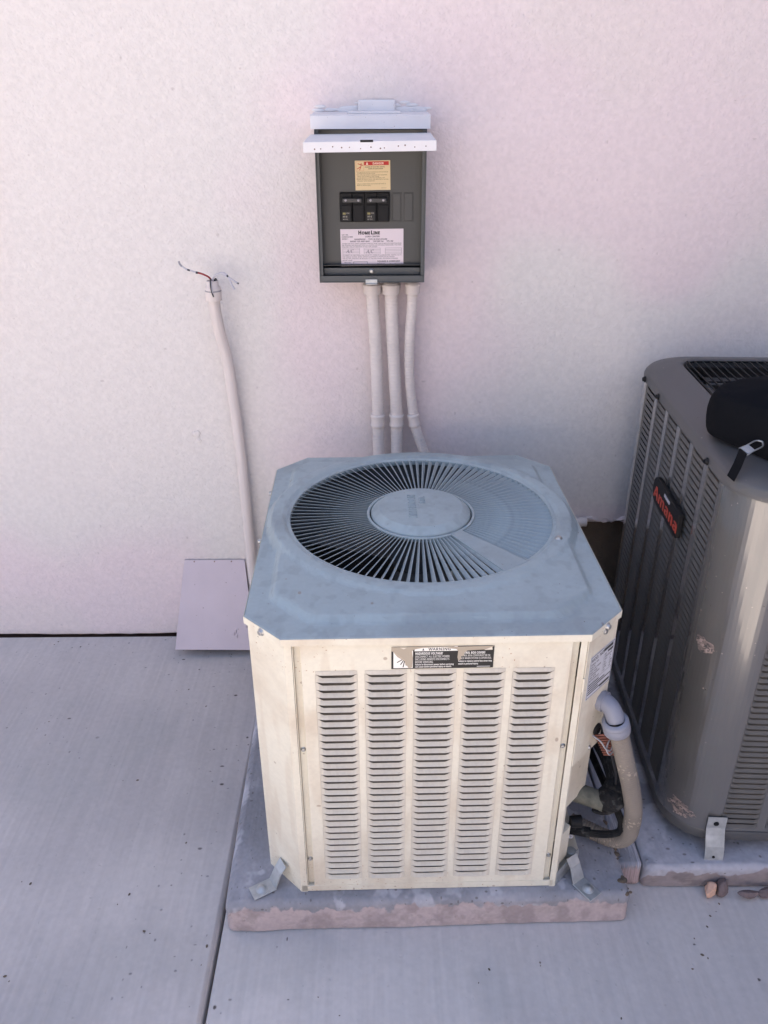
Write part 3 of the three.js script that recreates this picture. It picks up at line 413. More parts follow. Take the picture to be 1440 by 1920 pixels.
// ------------------------------------------------------------------ electrical panel on the wall
{
  const P = thing('breaker_panel', 'grey electrical breaker panel with its white lid raised, mounted on the stucco wall', 'breaker panel');
  const x0 = -0.1385, x1 = 0.109, yb = 1.098, yt = 1.4275, D = 0.119, t = 0.0022;
  obj('enclosure', [span(x0, x1, yb, yt, 0.001, 0.004, 0), span(x0, x0 + t, yb, yt, 0.003, D, 0.0006), span(x1 - t, x1, yb, yt, 0.003, D, 0.0006), span(x0 + t, x1 - t, yb, yb + t, 0.003, D, 0.0006),
    span(x0 + t, x1 - t, yb + t, yb + 0.0155, D - 0.004, D - 0.002, 0.0005), span(x0 + t, x0 + 0.009, yb + 0.016, yt, D - 0.006, D - 0.004, 0.0004), span(x1 - 0.009, x1 - t, yb + 0.016, yt, D - 0.006, D - 0.004, 0.0004)], M.panelGrey, P);
  const flo = obj('lower_sill', [bx(x1 - x0 - 0.02, 0.016, 0.0016, (x0 + x1) / 2, 1.1205, 0.0985, 0.0005)], M.panelGrey, P); flo.rotation.x = 0;
  { // white rain cap with its sloping top
    const s = new THREE.Shape(); s.moveTo(0.001, 1.4278); s.lineTo(0.1215, 1.4278); s.lineTo(0.1215, 1.4535); s.lineTo(0.115, 1.4562); s.lineTo(0.001, 1.4592); s.closePath();
    const g = new THREE.ExtrudeGeometry(s, { depth: 0.2595, bevelEnabled: true, bevelSize: 0.0012, bevelThickness: 0.0012, bevelOffset: -0.0012, bevelSegments: 2 }); g.rotateY(-Math.PI / 2); g.translate(0.2595 - 0.1445, 0, 0);
    obj('rain_cap', uvBox(g), M.whitePaint, P);
    obj('hub_plate', [bx(0.085, 0.026, 0.012, -0.001, 1.471, 0.009, 0.005, 4), bx(0.118, 0.005, 0.09, -0.006, 1.459, 0.05, 0.002)], M.whitePaint, P);
    const cl = []; for (let k = 0; k < 70; k++) { const q = new THREE.IcosahedronGeometry(0.003 + 0.004 * rnd(), 1); q.scale(2.6, 0.7, 0.35); q.translate(-0.145 + 0.262 * rnd(), 1.461 + 0.018 * rnd() * rnd(), 0.0005); cl.push(uvBox(q)); }
    obj('caulk', cl, M.whitePaint, P);
  }
  const dz = 0.085;
  obj('dead_front', [plate(x0 + 0.0035, x1 - 0.0035, 1.134, 1.4255, [[-0.0875, 0.0272, 1.2310, 1.2946]], 0.0015)], M.deadfront, P, [0, 0, dz]);
  obj('dead_front_lip', [bx(x1 - x0 - 0.012, 0.0018, 0.014, (x0 + x1) / 2, 1.1345, dz + 0.0072, 0.0005)], M.deadfront, P);
  for (const [a, b] of [[0.0330, 0.0545], [0.0600, 0.0820]]) obj('knockout', [plate(a, b, 1.2312, 1.2942, [[a + 0.0012, b - 0.0012, 1.2324, 1.2930]], 0.001, 0.0002), span(a + 0.0018, b - 0.0018, 1.2330, 1.2924, -0.0006, 0.0006, 0.0004)], M.deadfront, P, [0, 0, dz + 0.0016]);
  const brk = print(1, 1, (g, W, H) => { g.fillStyle = '#0c0c0d'; g.fillRect(0, 0, W, H); g.fillStyle = '#8d8450'; g.fillRect(W * 0.06, H * 0.08, W * 0.36, H * 0.22); g.fillStyle = '#a7a196'; g.font = 'bold ' + H * 0.16 + 'px sans-serif'; g.fillText('HOM', W * 0.5, H * 0.2); g.font = 'bold ' + H * 0.26 + 'px sans-serif'; g.fillText('HT-8', W * 0.06, H * 0.63); g.font = 'bold ' + H * 0.16 + 'px sans-serif'; g.fillText('30° 75°C', W * 0.06, H * 0.9, W * 0.7); }, 256);
  [-0.0585, -0.0017].forEach((cx2, k) => {
    const b = obj('circuit_breaker', [span(-0.0283, -0.0006, -0.0312, 0.0312, -0.02, 0.010, 0.0014), span(0.0006, 0.0283, -0.0312, 0.0312, -0.02, 0.010, 0.0014), span(-0.0255, -0.003, -0.0295, 0.006, 0.010, 0.0128, 0.001), span(0.003, 0.0255, -0.0295, 0.006, 0.010, 0.0128, 0.001)], M.black, P, [cx2, 1.2628, dz]);
    obj('handle', [span(-0.0225, 0.0225, 0.0115, 0.0215, 0.010, 0.021, 0.002)], std({ color: rgb(0.03, 0.031, 0.033), roughness: 0.4 }), b);
    for (const x of [-0.0145, 0.0145]) obj('handle_mark', screwGeo(0.0028, 0.0012), M.wireGrey, b, [x, 0.017, 0.021]);
    obj('breaker_print', sticker(0.0185, 0.0195, 0.0004), brk, b, [-0.0142, -0.0185, 0.0132]);
  });
  obj('danger_label', sticker(0.080, 0.0625), print(80, 62.5, (g, W, H) => {
    g.fillStyle = '#d9c49a'; g.fillRect(0, 0, W, H); g.fillStyle = '#b5201c'; g.fillRect(W * 0.26, H * 0.03, W * 0.7, H * 0.13); g.fillStyle = '#f3e2d0'; g.font = 'bold ' + H * 0.1 + 'px sans-serif'; g.fillText('DANGER', W * 0.5, H * 0.135); g.beginPath(); g.moveTo(W * 0.31, H * 0.14); g.lineTo(W * 0.38, H * 0.14); g.lineTo(W * 0.345, H * 0.045); g.fill();
    g.strokeStyle = '#b5201c'; g.lineWidth = 4; g.strokeRect(W * 0.03, H * 0.03, W * 0.22, H * 0.31); g.fillStyle = '#b03a2c'; g.lineWidth = W * 0.018; g.beginPath(); g.moveTo(W * 0.18, H * 0.08); g.lineTo(W * 0.17, H * 0.2); g.lineTo(W * 0.06, H * 0.28); g.moveTo(W * 0.17, H * 0.2); g.lineTo(W * 0.13, H * 0.32); g.moveTo(W * 0.08, H * 0.1); g.lineTo(W * 0.23, H * 0.16); g.stroke();
    g.fillStyle = '#3a2a20'; g.font = 'bold ' + H * 0.052 + 'px sans-serif'; g.fillText('HAZARD OF ELECTRIC SHOCK,', W * 0.28, H * 0.235, W * 0.68); g.fillText('BURN OR EXPLOSION', W * 0.38, H * 0.295); g.font = H * 0.05 + 'px sans-serif';
    ['This equipment must be installed and serviced only by', '  qualified electrical personnel.', 'Turn off power before working on this equipment.', '  Always use a properly rated voltage', 'sensing device to confirm that all power is off.', 'Replace all devices, doors, and covers before turning', '  on power to this equipment.', '', 'Failure to follow these instructions will result in', 'death or serious injury.'].forEach((s, k) => g.fillText(s, W * 0.04, H * (0.40 + k * 0.05), W * 0.9)); g.font = H * 0.03 + 'px sans-serif'; g.fillText('40267-416-01', W * 0.74, H * 0.94);
  }), P, [-0.0110, 1.3308, dz + 0.0006], [0, 0, 0.012]);
  obj('specification_label', sticker(0.148, 0.0838), print(148, 83.8, (g, W, H) => {
    g.fillStyle = '#dccfd3'; g.fillRect(0, 0, W, H); g.fillStyle = '#191619'; g.font = 'bold ' + H * 0.135 + 'px sans-serif'; const big = (t, x, s = 1) => { g.font = 'bold ' + H * 0.14 * s + 'px sans-serif'; g.lineWidth = 5; g.strokeStyle = '#191619'; g.fillText(t, x, H * 0.145); g.strokeText(t, x, H * 0.145); }; { let x = W * 0.28; for (const [t, k] of [['H', 1], ['OME', 0.76], ['L', 1], ['INE', 0.76]]) { big(t, x, k); x += g.measureText(t).width * (t === 'OME' ? 1.06 : 1.01); } }
    g.font = 'bold ' + H * 0.062 + 'px sans-serif'; g.fillText('LOAD CENTER', W * 0.39, H * 0.225, W * 0.24); g.font = 'bold ' + H * 0.045 + 'px sans-serif'; g.fillText('CAT. NO.', W * 0.02, H * 0.17); g.fillText('HOM612L100R', W * 0.02, H * 0.225); g.fillText('SERIES 1', W * 0.02, H * 0.28);
    g.font = 'bold ' + H * 0.055 + 'px sans-serif'; g.fillText('RAINPROOF  -  TYPE 3R ENCLOSURE', W * 0.22, H * 0.295); g.fillText('MAINS 125 AMP MAX      120/240 Vac     1Ph 3W', W * 0.15, H * 0.35);
    g.font = H * 0.043 + 'px sans-serif'; ['SUITABLE FOR USE AS SERVICE EQUIPMENT WHEN NOT MORE THAN SIX MAIN DISCONNECTING MEANS', 'ARE PROVIDED AND WHEN NOT USED AS A LIGHTING AND APPLIANCE PANELBOARD. THIS PANEL', 'REQUIRES CIRCUIT BREAKERS OF THE TYPE SHOWN'].forEach((s, k) => g.fillText(s, W * 0.02, H * (0.405 + k * 0.045), W * 0.95));
    g.strokeStyle = '#4a4448'; g.lineWidth = 3; for (const [x, w2] of [[0.03, 0.27], [0.37, 0.26], [0.71, 0.26]]) { g.strokeRect(W * x, H * 0.515, W * w2, H * 0.16); for (let k = 1; k < 4; k++) { g.beginPath(); g.moveTo(W * x, H * (0.515 + k * 0.04)); g.lineTo(W * (x + w2), H * (0.515 + k * 0.04)); g.stroke(); } }
    g.strokeStyle = '#55525a'; g.lineWidth = 5; g.font = 'italic ' + H * 0.13 + 'px serif'; g.fillStyle = '#4d4a55'; g.fillText('A/C', W * 0.08, H * 0.64); g.fillText('A/C', W * 0.4, H * 0.65); g.fillStyle = '#191619';
    g.font = H * 0.043 + 'px sans-serif'; ['TO CONNECT ALL LINE CONDUCTORS USE 60/75°C COPPER OR ALUMINUM WIRE. TIGHTEN LUGS TO', 'THE TORQUE SHOWN. WHEN SERVICE EQUIPMENT IS INSTALLED IN CANADA', 'THE NEUTRAL BAR MUST BE BONDED TO THE ENCLOSURE. SEE WIRING DIAGRAM'].forEach((s, k) => g.fillText(s, W * 0.02, H * (0.725 + k * 0.045), W * 0.95)); g.fillText('INSIDE COVER', W * 0.02, H * 0.865);
    g.strokeRect(W * 0.2, H * 0.885, W * 0.22, H * 0.065); g.font = H * 0.035 + 'px sans-serif'; g.fillText('DATE CODE', W * 0.05, H * 0.92); g.font = 'bold ' + H * 0.065 + 'px sans-serif'; g.fillText('SQUARE D COMPANY', W * 0.58, H * 0.9, W * 0.39); g.font = H * 0.035 + 'px sans-serif'; g.fillText('MADE IN USA', W * 0.58, H * 0.955); g.fillText('UL', W * 0.78, H * 0.955); g.fillText('40271-012-02', W * 0.86, H * 0.955, W * 0.12);
  }), P, [-0.0140, 1.1727, dz + 0.0006], [0, 0, 0.006]);
  obj('screw', screwGeo(0.0062, 0.005), M.steel, P, [-0.0158, 1.1205, 0.0995]);
  obj('latch_tab', [span(-0.030, -0.002, 1.0955, 1.1055, D - 0.0018, D + 0.001, 0.0006), span(-0.030, -0.002, 1.0945, 1.0962, D - 0.012, D + 0.006, 0.0006)], M.galv, P);
  { // raised lid: hinged under the rain cap, its free edge turned down
    const L = obj('lid', [bx(0.264, 0.0016, 0.186, 0, 0, 0.093, 0.0006), bx(0.0014, 0.010, 0.17, -0.1315, -0.005, 0.10, 0.0005), bx(0.0014, 0.010, 0.17, 0.1315, -0.005, 0.10, 0.0005)], M.whitePaint, P, [-0.0153, 1.4178, 0.116], [0.030, 0, 0.010]);
    obj('flange', bx(0.2665, 0.0195, 0.0016, 0, -0.0095, 0.187, 0.0006), M.whitePaint, L);
    obj('latch_slot', bx(0.026, 0.0042, 0.004, -0.006, 0.0006, 0.1865, 0.001), M.black, L);
    const dots = []; for (let k = 0; k < 13; k++) { const q = new THREE.SphereGeometry(0.0011 + 0.0006 * rnd(), 8, 6); q.scale(1, 1, 0.4); q.translate(-0.123 + 0.246 * (k + 0.7 * rnd()) / 13, -0.011 + 0.006 * (rnd() - 0.5), 0.1879); dots.push(uvBox(q)); } obj('paint_chip', dots, M.brownDot, L);
  }
}

// ------------------------------------------------------------------ conduits
function connector(parent, pos, r, mat, h = 0.022) { // ribbed compression nut with its collar
  const g = []; const nut = new THREE.CylinderGeometry(r * 1.42, r * 1.36, h, 36, 1); const p = nut.attributes.position;
  for (let i = 0; i < p.count; i++) { const a = Math.atan2(p.getZ(i), p.getX(i)), k = 1 + 0.035 * Math.sign(Math.cos(a * 12)); if (Math.hypot(p.getX(i), p.getZ(i)) > 1e-4) p.setXYZ(i, p.getX(i) * k, p.getY(i), p.getZ(i) * k); }
  g.push(uvBox(nut), uvBox(lathe([[r * 1.25, h / 2], [r * 1.25, h / 2 + 0.008], [0, h / 2 + 0.008]], 32).toNonIndexed()), uvBox(lathe([[r * 1.46, h / 2 - 0.002], [r * 1.50, h / 2 + 0.0015], [r * 1.3, h / 2 + 0.003]], 32).toNonIndexed()));
  return obj('connector', g, mat, parent, pos);
}
function coupling(parent, pos, r, mat, tilt = 0) { return obj('coupling', uvBox(lathe([[r * 1.02, -0.017], [r * 1.22, -0.016], [r * 1.22, -0.010], [r * 1.12, -0.008], [r * 1.12, 0.008], [r * 1.25, 0.010], [r * 1.25, 0.016], [r * 1.02, 0.018]], 28).toNonIndexed()), mat, parent, pos, [0, 0, tilt]); }
{
  const runs = [
    ['left white flexible conduit of the three running down under the breaker panel', 0.0158, [[-0.0145, 1.075, 0.055], [-0.0135, 1.02, 0.050], [-0.0085, 0.95, 0.044], [-0.0035, 0.80, 0.040], [-0.0030, 0.72, 0.036], [-0.0005, 0.62, 0.036], [0.002, 0.45, 0.036], [0.004, 0.10, 0.036]], -0.0033, 0],
    ['middle white flexible conduit of the three running down under the breaker panel', 0.0160, [[0.0312, 1.075, 0.055], [0.0325, 1.02, 0.050], [0.0368, 0.92, 0.044], [0.0440, 0.79, 0.040], [0.0470, 0.72, 0.036], [0.0478, 0.62, 0.036], [0.049, 0.45, 0.036], [0.05, 0.10, 0.036]], 0.0468, 0],
    ['thinner right white conduit under the breaker panel, bending right at its lower end', 0.0128, [[0.0845, 1.075, 0.055], [0.0830, 1.02, 0.050], [0.0785, 0.935, 0.044], [0.0800, 0.84, 0.040], [0.0890, 0.75, 0.036], [0.0935, 0.715, 0.036], [0.1210, 0.63, 0.036], [0.165, 0.53, 0.036], [0.21, 0.42, 0.036], [0.24, 0.25, 0.036], [0.245, 0.1, 0.036]], 0.0928, 0.16],
  ];
  for (const [label, r, pts, cxx, tilt] of runs) {
    const c = thing('conduit', label, 'conduit', [0, 0, 0], 0, 'conduits running down from the breaker panel'); obj('pipe', ribTube(pts, r, 0.0078, 0.00045, 28), M.conduit, c);
    connector(c, [pts[0][0], 1.0690, 0.056], r, M.conduit, 0.021); coupling(c, [cxx, 0.7195, 0.0365], r, M.conduit, tilt);
  }
  const s = thing('conduit', 'leaning pale pipe stub with loose cut wires coming out of its top', 'conduit');
  obj('pipe', tube([[-0.4045, 1.055, 0.062], [-0.4055, 1.025, 0.058], [-0.4005, 0.957, 0.046], [-0.3910, 0.885, 0.034], [-0.3865, 0.78, 0.027], [-0.3805, 0.627, 0.024], [-0.378, 0.46, 0.024], [-0.3775, 0.3, 0.024], [-0.3765, 0.02, 0.024]], 0.0148, 90, 24), M.conduit, s);
  const top = obj('connector', [lathe([[0.0155, -0.022], [0.0195, -0.021], [0.0200, 0.0], [0.0185, 0.001], [0.0185, 0.004], [0.0195, 0.005], [0.0185, 0.012], [0.0150, 0.013], [0.0145, 0.026], [0.0118, 0.027], [0.0115, 0.016], [0, 0.016]], 32)].map((g) => uvBox(g.toNonIndexed())), M.conduit, s, [-0.4043, 1.0665, 0.062]);
  obj('seal_ring', uvBox(new THREE.TorusGeometry(0.0190, 0.0014, 8, 32).rotateX(Math.PI / 2).toNonIndexed()), M.wireGrey, top, [0, 0.0025, 0]);
  const W = (pts, r, m) => obj('wire', tube(pts, r, 40, 8), m, s);
  W([[-0.404, 1.08, 0.062], [-0.409, 1.099, 0.064], [-0.420, 1.107, 0.066], [-0.432, 1.1115, 0.066], [-0.440, 1.113, 0.065]], 0.0024, M.red);
  W([[-0.439, 1.1128, 0.065], [-0.452, 1.1165, 0.064], [-0.466, 1.1215, 0.062], [-0.476, 1.128, 0.06]], 0.0022, M.wireWhite);
  W([[-0.455, 1.1173, 0.0643], [-0.461, 1.1195, 0.064]], 0.0022, M.wireBlack); W([[-0.436, 1.1122, 0.066], [-0.441, 1.1130, 0.066]], 0.0028, M.wireBlack);
  W([[-0.474, 1.126, 0.0605], [-0.479, 1.132, 0.06], [-0.481, 1.1385, 0.059]], 0.0026, M.wireGrey);
  W([[-0.402, 1.08, 0.064], [-0.400, 1.101, 0.066], [-0.390, 1.1085, 0.068], [-0.378, 1.1100, 0.070], [-0.366, 1.1050, 0.072], [-0.355, 1.098, 0.074], [-0.340, 1.089, 0.075]], 0.0021, M.wireWhite);
  W([[-0.387, 1.1095, 0.069], [-0.378, 1.1125, 0.070], [-0.370, 1.1110, 0.071], [-0.361, 1.1010, 0.073], [-0.355, 1.0850, 0.075], [-0.349, 1.0740, 0.076]], 0.0024, M.wireWhite);
  W([[-0.3655, 1.1075, 0.0725], [-0.363, 1.1035, 0.073]], 0.0024, M.wireBlack); W([[-0.342, 1.0900, 0.075], [-0.338, 1.0877, 0.075]], 0.0021, M.wireBlack);
  W([[-0.403, 1.082, 0.068], [-0.4055, 1.0985, 0.074], [-0.4050, 1.088, 0.0835], [-0.4040, 1.072, 0.0845], [-0.4005, 1.058, 0.0835]], 0.0017, M.wireBlack);
  W([[-0.4015, 1.082, 0.068], [-0.4035, 1.0945, 0.076], [-0.4028, 1.080, 0.0838], [-0.4020, 1.066, 0.084]], 0.0013, M.wireWhite);
  W([[-0.400, 1.08, 0.060], [-0.398, 1.0945, 0.060], [-0.3955, 1.097, 0.062], [-0.393, 1.093, 0.063]], 0.0022, M.wireBlack);
}
{ // sloping cover over the pipe entry beside the wall
  const h = thing('pipe_cover', 'flat pale pink sheet metal cover standing out from the foot of the wall', 'cover');
  const A = [[-0.5795, 0.270, 0.006], [-0.4015, 0.2705, 0.006], [-0.372, 0.024, 0.118], [-0.611, 0.0275, 0.118]], t = 0.0018;
  const quads = []; const quad = (a, b, c, d) => quads.push(...[a, b, c, a, c, d].flat());
  const back = A.map(([x, y, z], k) => [x + (k === 0 || k === 3 ? t : -t), y - 0.001, z - t]); quad(A[0], A[3], A[2], A[1]); quad(back[0], back[1], back[2], back[3]); for (let k = 0; k < 4; k++) quad(A[k], A[(k + 1) % 4], back[(k + 1) % 4], back[k]);
  const mk = (Q) => { const g = new THREE.BufferGeometry(); g.setAttribute('position', new THREE.Float32BufferAttribute(Q, 3)); g.computeVertexNormals(); return uvBox(g); };
  obj('sheet', mk(quads), M.paintPink, h);
  for (const [k, x] of [[0, -0.5795], [1, -0.4015]]) { const d = A[k], e = A[k === 0 ? 3 : 2], s = k === 0 ? 0.0003 : -0.0003; obj('side_flange', mk([d[0] + s, d[1], d[2] - t, e[0] + s, e[1], e[2] - t, d[0] + s, 0.055, 0.002, d[0] + s, d[1], d[2] - t, d[0] + s, 0.055, 0.002, d[0] + s, d[1] + 0.002, 0.002].flat()), M.paintPink, h); }
for (const x of [-0.55, -0.49, -0.44]) obj('nail', screwGeo(0.0022, 0.0012), M.brownDot, h, [x, 0.266, 0.0085], [-0.4, 0, 0]);
  for (const [x, y] of [[-0.43, 0.075], [-0.436, 0.068], [-0.427, 0.062], [-0.398, 0.088]]) { const q = new THREE.SphereGeometry(0.004, 10, 8); q.scale(0.7, 1.9, 0.45); obj('paint_drip', uvBox(q.toNonIndexed()), M.paintPink, h, [x, y, 0.0067 + (0.270 - y) / 0.245 * 0.112]); }
}
{ // white pipe stub leaving the wall beside the bare foundation
  const p = thing('pipe', 'short white pipe stub leaving the wall above the bare foundation', 'pipe');
  obj('pipe', tube([[0.30, 0.386, 0.018], [0.50, 0.392, 0.018], [0.585, 0.397, 0.018]], 0.012, 20, 18), M.conduit, p);
  obj('pipe_end', uvBox(lathe([[0.0122, 0], [0.014, 0.002], [0.014, 0.02], [0.010, 0.021]], 20).rotateZ(-Math.PI / 2).toNonIndexed()), M.conduit, p, [0.575, 0.3965, 0.018]);
}
// ------------------------------------------------------------------ service connections at the open corner of the cream unit
const toW = (u, y, w) => { const c = Math.cos(0.0158), s = Math.sin(0.0158); return [0.0872 + c * u + s * w, y, 0.6101 - s * u + c * w]; };
const path = (l) => l.map((p) => toW(...p));
{
  const e = thing('flexible_conduit', 'dusty grey flexible conduit looping from an elbow on the cream unit down to the pads', 'conduit');
  const k = 1 / Math.SQRT2;
  obj('hose', ribTube(path([[0.3325, 0.490, 0.350], [0.3400, 0.464, 0.350], [0.3600, 0.398, 0.345], [0.3850, 0.318, 0.338], [0.4040, 0.245, 0.326], [0.4150, 0.180, 0.308], [0.4160, 0.130, 0.295], [0.4040, 0.104, 0.282], [0.3850, 0.0955, 0.268], [0.3600, 0.0935, 0.250], [0.3200, 0.0930, 0.22]]), 0.0168, 0.0062, 0.0009, 26), M.hose, e);
  const el = obj('elbow', [tube(path([[0.3085, 0.513, 0.3175], [0.3160, 0.513, 0.3250], [0.3235, 0.509, 0.3340], [0.3290, 0.499, 0.3420], [0.3318, 0.487, 0.3475]]), 0.0165, 30, 24)], M.pvc, e);
  const q = toW(0.3125, 0.513, 0.3215), c0 = new THREE.CylinderGeometry(0.0198, 0.0198, 0.010, 8).rotateX(Math.PI / 2); obj('locknut', uvBox(c0), M.pvc, e, q, [0, Math.PI / 4, 0]);
  const r = toW(0.3325, 0.482, 0.3495), nut = lathe([[0.0185, -0.016], [0.0245, -0.015], [0.0250, -0.004], [0.0225, -0.002], [0.0225, 0.001], [0.0245, 0.003], [0.0240, 0.011], [0.0170, 0.012]], 28).toNonIndexed(); obj('connector', uvBox(nut), M.pvc, e, r, [0.05, 0, 0.27]);

  const l = thing('refrigerant_line', 'grimy service valve and black wrapped pipes at the open lower corner of the cream unit', 'pipe');
  const vb = toW(0.298, 0.248, 0.285), ve = toW(0.348, 0.243, 0.305);
  obj('valve', [tube([vb, ve], 0.0195, 6, 20), tube([toW(0.27, 0.25, 0.275), toW(0.30, 0.248, 0.286)], 0.014, 6, 16), tube([toW(0.346, 0.243, 0.304), toW(0.352, 0.243, 0.307)], 0.0205, 2, 20)].map((g) => uvBox(g)), M.brass, l);
  const lump = (c, r, s, m, name, sc = [1, 1, 1]) => { const g = new THREE.IcosahedronGeometry(r, 4), p = g.attributes.position; for (let i = 0; i < p.count; i++) { const x = p.getX(i), y = p.getY(i), z = p.getZ(i), d = 1 + 0.5 * (fbm(x / r * 0.13 + 0.5, y / r * 0.13 + z / r * 0.09 + 0.5, 5, 3, s) - 0.5); p.setXYZ(i, x * d * sc[0], y * d * sc[1], z * d * sc[2]); } return obj(name, uvBox(toCreasedNormals(g.toNonIndexed ? g : g, 0.5)), m, l, c); };
  lump(toW(0.362, 0.252, 0.307), 0.0265, 7, M.foam, 'insulation_tape', [1.1, 0.95, 1]); lump(toW(0.374, 0.268, 0.295), 0.022, 17, M.foam, 'insulation_tape', [1.1, 0.8, 1]); lump(toW(0.352, 0.222, 0.310), 0.0135, 27, M.foam, 'insulation_tape', [1.8, 0.6, 0.8]);
  obj('insulated_pipe', tube(path([[0.352, 0.246, 0.305], [0.376, 0.262, 0.294], [0.382, 0.272, 0.24], [0.378, 0.25, 0.10], [0.37, 0.22, -0.12], [0.36, 0.20, -0.35], [0.36, 0.18, -0.62]]), 0.0185, 60, 20), M.foam, l);
  obj('liquid_pipe', tube(path([[0.285, 0.150, 0.29], [0.345, 0.150, 0.305], [0.378, 0.1495, 0.306], [0.3955, 0.1530, 0.303], [0.3990, 0.168, 0.298], [0.391, 0.192, 0.290], [0.377, 0.220, 0.276], [0.37, 0.222, 0.20], [0.365, 0.21, 0.0], [0.36, 0.19, -0.3], [0.36, 0.17, -0.62]]), 0.0074, 90, 14), M.foam, l);
  obj('valve', [tube([toW(0.285, 0.150, 0.288), toW(0.335, 0.150, 0.302)], 0.0105, 4, 16), tube([toW(0.300, 0.150, 0.292), toW(0.300, 0.178, 0.297)], 0.009, 4, 14)].map((g) => uvBox(g)), M.foam, l);
  obj('valve_cap', uvBox(lathe([[0, 0.016], [0.009, 0.016], [0.011, 0.013], [0.012, 0.0], [0.0, 0.0]], 16).toNonIndexed()), M.galv, l, toW(0.297, 0.100, 0.315));
  obj('valve_port', uvBox(new THREE.CylinderGeometry(0.011, 0.013, 0.022, 18).rotateZ(Math.PI / 2).toNonIndexed()), M.black, l, toW(0.300, 0.190, 0.308)); obj('valve_port', uvBox(new THREE.TorusGeometry(0.0035, 0.0014, 8, 16).toNonIndexed()), M.wireWhite, l, toW(0.292, 0.155, 0.315));

  const w = thing('wire_coil', 'rusty red and grey coil of thin control wire hanging behind the hose', 'wire coil');
  const h = []; for (let i = 0; i <= 130; i++) { const t = i / 130, a = t * Math.PI * 2 * 9; h.push(toW(0.318 + 0.030 * t + 0.0125 * Math.cos(a), 0.437 - 0.062 * t + 0.009 * Math.sin(a) - 0.004 * t, 0.325 - 0.012 * t + 0.010 * Math.sin(a))); }
  obj('wire', tube(h, 0.0019, 420, 6), M.copper, w);
  obj('wire', tube(path([[0.298, 0.443, 0.334], [0.312, 0.436, 0.344], [0.322, 0.421, 0.346], [0.332, 0.414, 0.344], [0.338, 0.421, 0.336], [0.335, 0.430, 0.330], [0.325, 0.418, 0.343], [0.332, 0.404, 0.344], [0.342, 0.406, 0.336]]), 0.0016, 60, 8), M.wireGrey, w);
  obj('wire', tube(path([[0.342, 0.39, 0.322], [0.352, 0.36, 0.318], [0.364, 0.32, 0.31], [0.372, 0.28, 0.30]]), 0.0022, 30, 8), M.wireBlack, w);
}

